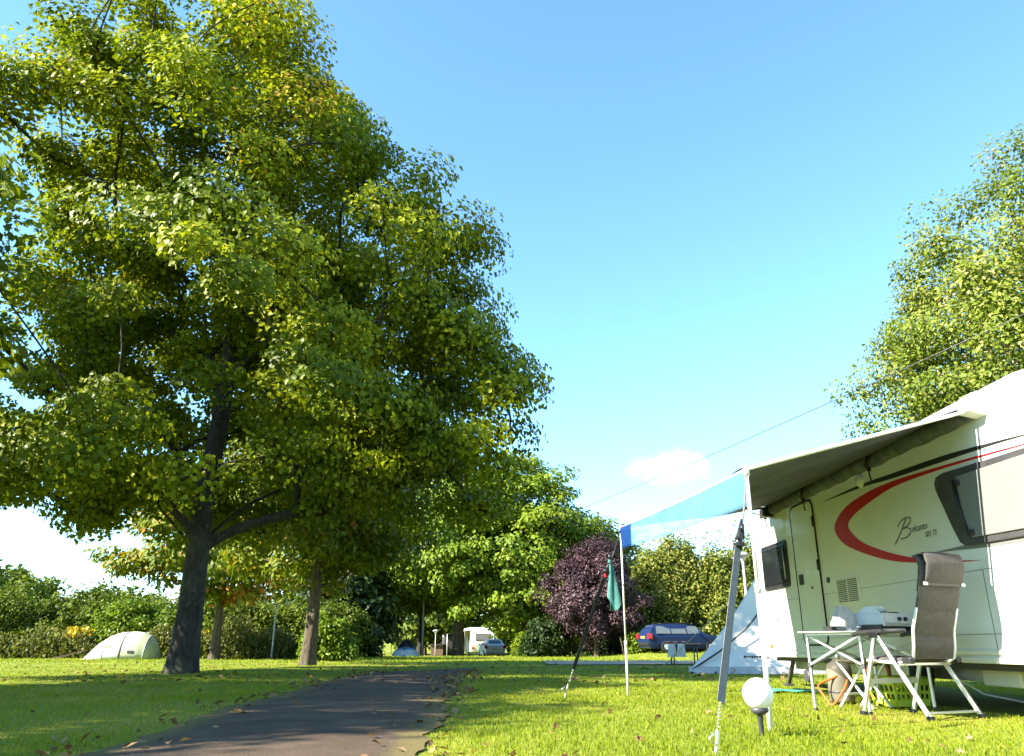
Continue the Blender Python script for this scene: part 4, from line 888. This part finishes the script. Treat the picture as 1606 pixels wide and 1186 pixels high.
# ================================================================== WHITE TENT BESIDE THE CARAVAN
WT = thing('white_tent', 'pale grey white tent with dark seam pitched beyond the caravan, right', 'tent', (3.91, 18.4, 0))
AP = Vector((2.45, .8, 2.95))
foot = [Vector((0, 0, .0)), Vector((1.6, -.35, 0)), Vector((3.2, -.2, 0)), Vector((4.6, 1.2, 0)), Vector((3.4, 3.0, 0)), Vector((.9, 2.7, 0))]
for i in range(6):
    A_, B_ = foot[i], foot[(i + 1) % 6]
    def pan(u, v, A_=A_, B_=B_):
        p = A_.lerp(B_, u).lerp(AP, v); dip = math.sin(math.pi * v) * (.12 + .08 * math.sin(math.pi * u)); inn = (Vector((AP.x, AP.y, 0)) - A_.lerp(B_, u)); inn.z = 0
        return p + inn.normalized() * dip + Vector((0, 0, -.10 * math.sin(math.pi * v) + .05))
    MB().grid(pan, 14, 22).build('panel', M_tent, WT, solid=.004)
def seam_pts(A_, n=16):
    out = []
    for j in range(n + 1):
        v = j / n; p = A_.lerp(AP, v); inn = Vector((AP.x, AP.y, 0)) - A_; inn.z = 0; out.append(p + inn.normalized() * math.sin(math.pi * v) * .22 + Vector((-.0, -.012, -.10 * math.sin(math.pi * v) + .055)))
    return out
MB().tube([Vector((.06, -.03, .08)), Vector((.7, -.10, .47)), Vector((1.35, -.05, .95)), Vector((1.9, .08, 1.5))], .022, 6).build('seam', M_dgrey, WT)
def mud(u, v):
    t = u * 2; i = min(int(t), 1); p = foot[i].lerp(foot[i + 1], t - i); return p + Vector((0, -.015 - .05 * (1 - v), .005 + .15 * v))
MB().grid(mud, 30, 3).build('mud_wall', mat('mud_wall_grey', (.40, .40, .40), .7, var=.12), WT)
for i in range(6): MB().box((.05 + .52 * i, -.12 - .11 * min(i, 3) / 3, .025), (.07, .05, .05)).build('peg', M_black, WT)
for q_ in range(7): MB().box((1.20 + .055 * q_, -.262 - .004 * q_, .36), (.042 if q_ % 2 else .048, .008, .035 if q_ % 3 else .05)).build('print_mark', M_blk_decal, WT)
MB().box((1.68, -.285, .36), (.07, .01, .06)).build('emblem', M_red, WT)
tag(MB().tube([(5.05, 18.3, 1.62), (4.75, 19.6, 1.15), (4.05, 22.5, .02)], .010, 5).build('guy_rope', mat('rope', (.55, .48, .30), .8)), 'pale yellow guy rope running left from the white tent to the grass', 'rope')

# ================================================================== BACKGROUND THINGS
# small trestle table with hanging bags
BT = thing('picnic_table', 'small thin legged table with white bags hanging, by the gravel lane', 'table', (5.55, 27.0, 0))
MB().box((0, 0, .66), (1.15, .6, .025)).build('table_top', M_peach, BT, bevel=.005)
for x in (-.30, .46): MB().tube([(x, -.2, .65), (x, -.24, 0)], .022, 6).build('leg', M_dgrey, BT)
for x in (-.30, .46): MB().tube([(x, .2, .65), (x, .24, 0)], .022, 6).build('leg', M_dgrey, BT)
def clth(u, v): return (-.5 + .75 * u, -.31 + .3 * v, .69 + .05 * abs(math.sin(9 * u + 4 * v)))
MB().grid(clth, 20, 6).build('cloth', M_peach, BT, solid=.01)
for x in (-.38, -.08):
    def bagf(u, v, x=x):
        th = u * 6.28319; r_ = .14 * (.75 + .35 * v) * (1 + .12 * math.sin(4 * th)); return (x + r_ * math.cos(th), -.36 + r_ * .5 * math.sin(th), .66 - .40 * v)
    MB().grid(bagf, 18, 6).build('bag', M_bagw, BT)
# cars
def car(name, label, loc, rz, m_body, Lc, Wc, H, rear_rake, plate):
    t = thing(name, label, 'car', loc, rz); h2 = Wc / 2         # local +x = front, origin on the ground at rear axle side centre
    # stations: x, bottom, belt, roof height, roof half width
    a = -Lc / 2; b = Lc / 2
    S_ = [(a, .42, .80, .82, .80), (a + .06, .26, .92, .96, .84), (a + .20, .22, .96, .96 + (H - 1.02) * (.25 if rear_rake > .3 else .55), .80), (a + .20 + rear_rake, .20, .97, H - .03, .60),
          (a + 1.3, .20, .96, H, .62), (-.1, .20, .95, H, .62), (.55, .20, .94, H - .06, .60), (1.18, .20, .93, .97, .78), (1.7, .22, .88, .90, .78), (b - .25, .24, .76, .78, .74), (b - .05, .28, .62, .64, .66), (b, .40, .52, .54, .55)]
    ring = []
    for x, zb, zbelt, zr, wr in S_:
        k = h2 * (1 - .10 * (abs(x) / (Lc / 2)) ** 4)
        ring.append([(x, -k * .92, zb), (x, -k, zb + .22), (x, -k, zbelt - .15), (x, -k * .96, zbelt), (x, -h2 * wr * 1.04 if zr > 1.0 else -k * .86, zr - .04), (x, -h2 * wr * .8, zr), (x, h2 * wr * .8, zr), (x, h2 * wr * 1.04 if zr > 1.0 else k * .86, zr - .04), (x, k * .96, zbelt), (x, k, zbelt - .15), (x, k, zb + .22), (x, k * .92, zb)])
    mb = MB(); n = 12; V_ = [p for r_ in ring for p in r_]
    F_ = [(i * n + j, i * n + (j + 1) % n, (i + 1) * n + (j + 1) % n, (i + 1) * n + j) for i in range(len(ring) - 1) for j in range(n)]
    mb.add(V_, F_ + [tuple(range(n)), tuple((len(ring) - 1) * n + j for j in range(n))], False)
    mb.build('body', m_body, t, bevel=.03)
    # side windows follow the greenhouse
    for s_ in (-1, 1):
        for x0, x1 in ((a + .24 + rear_rake * .7, -1.02), (-.95, -.08), (0.0, .78)):
            zt = H - .12; y0 = s_ * (h2 * .965 + .004); y1 = s_ * (h2 * .655 + .012)
            xt1 = min(x1, .62); xt0 = x0 + .10 if x0 < -1.2 else x0
            q = [(x0, y0, .985), (x1, y0, .985), (xt1, y1, zt), (xt0, y1, zt)]
            MB().add(q, [(0, 1, 2, 3)]).build('window', M_carglass, t, solid=.012)
    MB().add([(a + .135, -.60, 1.0), (a + .135, .60, 1.0), (a + .16 + rear_rake * .85, .46, H - .10), (a + .16 + rear_rake * .85, -.46, H - .10)], [(0, 1, 2, 3)]).build('rear_window', M_carglass, t, solid=.012)
    MB().add([(1.13, -.66, .995), (1.13, .66, .995), (.60, .50, H - .10), (.60, -.50, H - .10)], [(0, 1, 2, 3)]).build('windscreen', M_carglass, t, solid=.012)
    for s_ in (-1, 1):
        MB().box((a + .07, s_ * (h2 - .10), .84), (.24, .24, .28)).build('tail_light', M_tail, t, bevel=.03)
        MB().box((b - .12, s_ * (h2 - .30), .60), (.14, .28, .12)).build('headlight', M_globe, t, bevel=.03)
        MB().tube([(a + .5 + rear_rake, s_ * .46, H + .01), (a + .7 + rear_rake, s_ * .47, H + .05), (.2, s_ * .47, H + .05), (.4, s_ * .46, H)], .018, 6).build('roof_rail', M_alu if m_body is M_carsil else M_black, t)
        MB().box((.62, s_ * (h2 + .08), 1.0), (.10, .18, .13)).build('mirror', m_body, t, bevel=.03)
        for xw in (-1.32, 1.36):
            w_ = MB().tube([(xw, s_ * (h2 - .20), .31), (xw, s_ * (h2 + .012), .31)], .315, 22).build('wheel', M_rub, t, bevel=.02)
            MB().tube([(xw, s_ * (h2 + .0), .31), (xw, s_ * (h2 + .018), .31)], [.17, .15], 16).build('rim', M_alu, w_)
    MB().box((a - .01, 0, .46), (.10, Wc * .86, .16)).build('bumper', M_black if m_body is M_carblue else m_body, t, bevel=.03)
    MB().box((a - .012, 0, .62 if m_body is M_carsil else .80), (.02, .52, .11)).build('number_plate', plate, t)
    return t
car('parked_car', 'dark blue estate car parked under the bushes beyond the gravel lane', (9.55, 46.2, hz(9.55, 46.2)), R(14), M_carblue, 4.65, 1.76, 1.50, .28, M_plate)
car('parked_car', 'silver hatchback parked with its tail towards us before the distant caravan', (-1.75, 70.5, hz(-1.75, 70.5)), R(100), M_carsil, 4.3, 1.78, 1.46, .42, M_plate)
# distant caravan
DC = thing('caravan', 'distant white caravan with rear window behind the silver car', 'caravan', (-2.75, 77, hz(-2.7, 77)), R(100))
MB().prism(body_profile(0, 6.0, .40, 2.60), 1, -1.12, 1.12).build('body', M_white, DC, bevel=.06)
wn = MB().box((-.0, -.05, 1.72), (.06, 1.45, .62)).build('window', M_dgrey, DC, bevel=.03); MB().box((-.032, -.05, 1.72), (.02, 1.32, .50)).build('pane', M_glass2, wn, bevel=.02)
for s_ in (-1, 1): MB().box((.06, s_ * .9, .75), (.10, .22, .16)).build('tail_light', M_tail, DC, bevel=.02)
MB().box((3.0, 1.125, 1.5), (1.0, .02, 1.7)).build('door', M_cream, DC, bevel=.01); MB().box((1.4, 1.125, 1.7), (1.1, .03, .55)).build('window', M_dgrey, DC, bevel=.02)
MB().box((3.0, 0, .36), (5.4, 1.9, .08)).build('chassis', M_dgrey, DC)
for s_ in (-1, 1): MB().tube([(3.0, s_ * .85, .33), (3.0, s_ * 1.08, .33)], .33, 16).build('wheel', M_rub, DC)
DA = thing('awning', 'dark side awning of the distant caravan, partly behind the pale trunk', 'awning', (-2.75, 77, hz(-2.7, 77)), R(100))
MB().grid(lambda u, v: (.4 + 4.4 * u, 1.14 + 2.2 * v, 2.35 - .35 * v - .05 * math.sin(3.14 * v)), 8, 6).build('canopy', M_dgrey, DA, solid=.02)
MB().grid(lambda u, v: (4.7, 1.16 + 2.2 * u, .05 + (2.28 - .35 * u) * v), 6, 6).build('side_wall', M_dgrey, DA, solid=.02)
for x in (.42, 4.75): MB().tube([(x, 3.3, 0), (x, 3.3, 1.98)], .03, 6).build('pole', M_alum, DA)
FC = thing('folding_chair', 'dark folding camp chair beside the distant caravan', 'chair', (-4.7, 73.5, hz(-4.7, 73.5)), R(80))
MB().grid(lambda u, v: (-.25 + .5 * u, -.25 + .5 * v, .45 + .02 * math.sin(3 * u)), 3, 3).build('seat', M_dgrey, FC, solid=.03); MB().grid(lambda u, v: (-.25 + .5 * u, -.27 - .1 * v, .45 + .5 * v), 3, 3).build('backrest', M_dgrey, FC, solid=.03)
for s_ in (-1, 1):
    MB().tube([(s_ * .27, -.28, 0), (s_ * .27, .25, .5)], .02, 6).build('leg', M_alu, FC); MB().tube([(s_ * .27, .28, 0), (s_ * .27, -.25, .5)], .02, 6).build('leg', M_alu, FC)
# brown hut, lamp posts, stake
HT = thing('wooden_hut', 'small brown wooden hut in the far field beside the grey post', 'hut', (-7.3, 80, hz(-7.3, 80)))
for i in range(6): MB().box((-.5 + .2 * i, 0, .5 + .0), (.185, .06, 1.05)).build('plank', M_wood, HT)
MB().box((0, .62, .5), (1.15, 1.1, 1.0)).build('wall', M_wood, HT); MB().box((0, .5, 1.07), (1.4, 1.5, .08)).build('roof', M_dgrey, HT)
def lamp_post(name, label, x, y, h, head, r0=.045):
    t = thing(name, label, 'lamp', (x, y, hz(x, y))); MB().tube([(0, 0, 0), (0, 0, h * .35), (0, 0, h)], [r0 * 1.5, r0 * 1.1, r0], 10).build('post', M_conc, t)
    if head:
        MB().lathe([(.05, h - .02), (.13, h + .10), (.15, h + .12), (.16, h + .25)], 18).build('lantern', M_globe, t)
        MB().lathe([(.0, h + .34), (.20, h + .29), (.30, h + .22), (.29, h + .20), (.14, h + .21)], 20).build('shade', M_conc, t)
    return t
lamp_post('street_lamp', 'grey post lamp with mushroom shaped shade behind the white tent', 9.0, 31, 3.75, True)
lamp_post('lamp_post', 'tall thin grey post left of the pale middle tree trunk', -6.55, 60, 4.6, False, .05)
lamp_post('lamp_post', 'short pale post next to the brown hut', -6.9, 74, 2.0, True, .03)
lamp_post('garden_stake', 'thin pale stake standing among the weeds left of the second maple', -11.7, 40.2, 2.6, False, .035)['category'] = 'stake'
# fence posts of the far field
for i in range(7):
    x = -12.6 + 1.15 * i; o_ = MB().box((0, 0, .45), (.09, .09, .95)).build('fence_post', M_wood); o_.location = (x, 86, hz(x, 86))
    tag(o_, 'weathered wooden post of the far field fence', 'post', 'posts of the far field fence')
# stump and logs near the purple tree
tag(MB().tube([(6.4, 47.2, .0), (6.35, 47.2, .5), (6.2, 47.1, 1.1)], [.05, .04, .02], 7).build('bare_stem', M_bark2), 'bare pale stem right of the purple leaved tree trunk', 'stem')
# overhead cable
tag(MB().tube([(11.2, 13.6, 7.2), (9.1, 20.3, 7.06), (6.4, 29.1, 6.98), (3.65, 38, 7.06), (1.6, 44.6, 7.2)], .012, 5).build('overhead_cable', M_dgrey), 'thin overhead cable crossing the sky above the awning', 'cable')
# dome tent at the left
DT = thing('dome_tent', 'cream and pale green tunnel tent on the lawn left of the huge trunk', 'tent', (-19.0, 40.2, hz(-19, 40.2)), R(6))
def arch(xs, hs, ds, m, name):
    def fn(u, v):
        t_ = u * (len(xs) - 1); i = min(int(t_), len(xs) - 2); f_ = t_ - i; f_ = f_
        x = xs[i] * (1 - f_) + xs[i + 1] * f_; h = hs[i] * (1 - f_) + hs[i + 1] * f_; d = ds[i] * (1 - f_) + ds[i + 1] * f_; a = math.pi * v
        return (x + .04 * math.sin(6 * v), -d * math.cos(a), h * math.sin(a) ** .75)
    return MB().grid(fn, (len(xs) - 1) * 5, 24).build(name, m, DT, solid=.004)
arch([-1.78, -1.45, -1.0, -.55, -.1, .25], [.02, .32, .78, 1.08, 1.24, 1.28], [.15, .65, 1.0, 1.12, 1.15, 1.15], M_tentw, 'fly_sheet')
arch([.25, .6, 1.0, 1.3], [1.28, 1.30, 1.24, 1.10], [1.15, 1.15, 1.12, 1.05], M_tentg, 'door_panel')
arch([1.3, 1.5, 1.66, 1.72], [1.10, .85, .45, .02], [1.05, .95, .7, .4], M_tentg, 'rear_panel')
for x, h, d in ((.25, 1.295, 1.165), (1.3, 1.115, 1.065), (-.55, 1.095, 1.135)):
    MB().tube([(x + .04 * math.sin(6 * v), -d * math.cos(math.pi * v), h * math.sin(math.pi * v) ** .75) for v in np.linspace(.0, 1, 25)], .014, 5).build('pole_sleeve', M_alum if x != .25 else M_dgrey, DT)
MB().box((-.35, -1.05, .62), (.26, .05, .10)).build('vent_hood', M_tentg, DT); MB().box((.75, -1.12, .34), (.30, .04, .16)).build('window', M_dgrey, DT, bevel=.02)
for k in (0, 1): MB().tube([(-1.5, -.3 - .3 * k, .45), (-2.9, -.5 - .7 * k, .01)], .014, 5).build('guy_line', M_wood, DT)
# small blue, white and black tent
BTN = thing('pop_up_tent', 'small blue and white tent with black top, far off left of the pale trunk', 'tent', (-7.35, 57, hz(-7.35, 57)))
def dome(rx, ry, h, v0, v1, m, name, off=(0, 0, 0), ph=0):
    return MB().grid(lambda u, v: (off[0] + rx * math.cos(6.28319 * u) * math.cos(R(90) * (v0 + (v1 - v0) * v)), off[1] + ry * math.sin(6.28319 * u) * math.cos(R(90) * (v0 + (v1 - v0) * v)), off[2] + h * math.sin(R(90) * (v0 + (v1 - v0) * v))), 28, 10).build(name, m, BTN, solid=.01)
dome(.95, .8, .62, 0, .72, mat('tent_pale_blue', (.55, .65, .75), .6, trans=.2), 'lower_fly'); dome(.97, .82, .63, .5, .80, M_blue, 'blue_band'); dome(.72, .7, 1.05, .25, 1, M_black, 'inner_dome', (.0, .5, .05))
MB().bar((0, -.82, .05), (0, -.50, .56), .10, .02).build('door', M_dgrey, BTN)
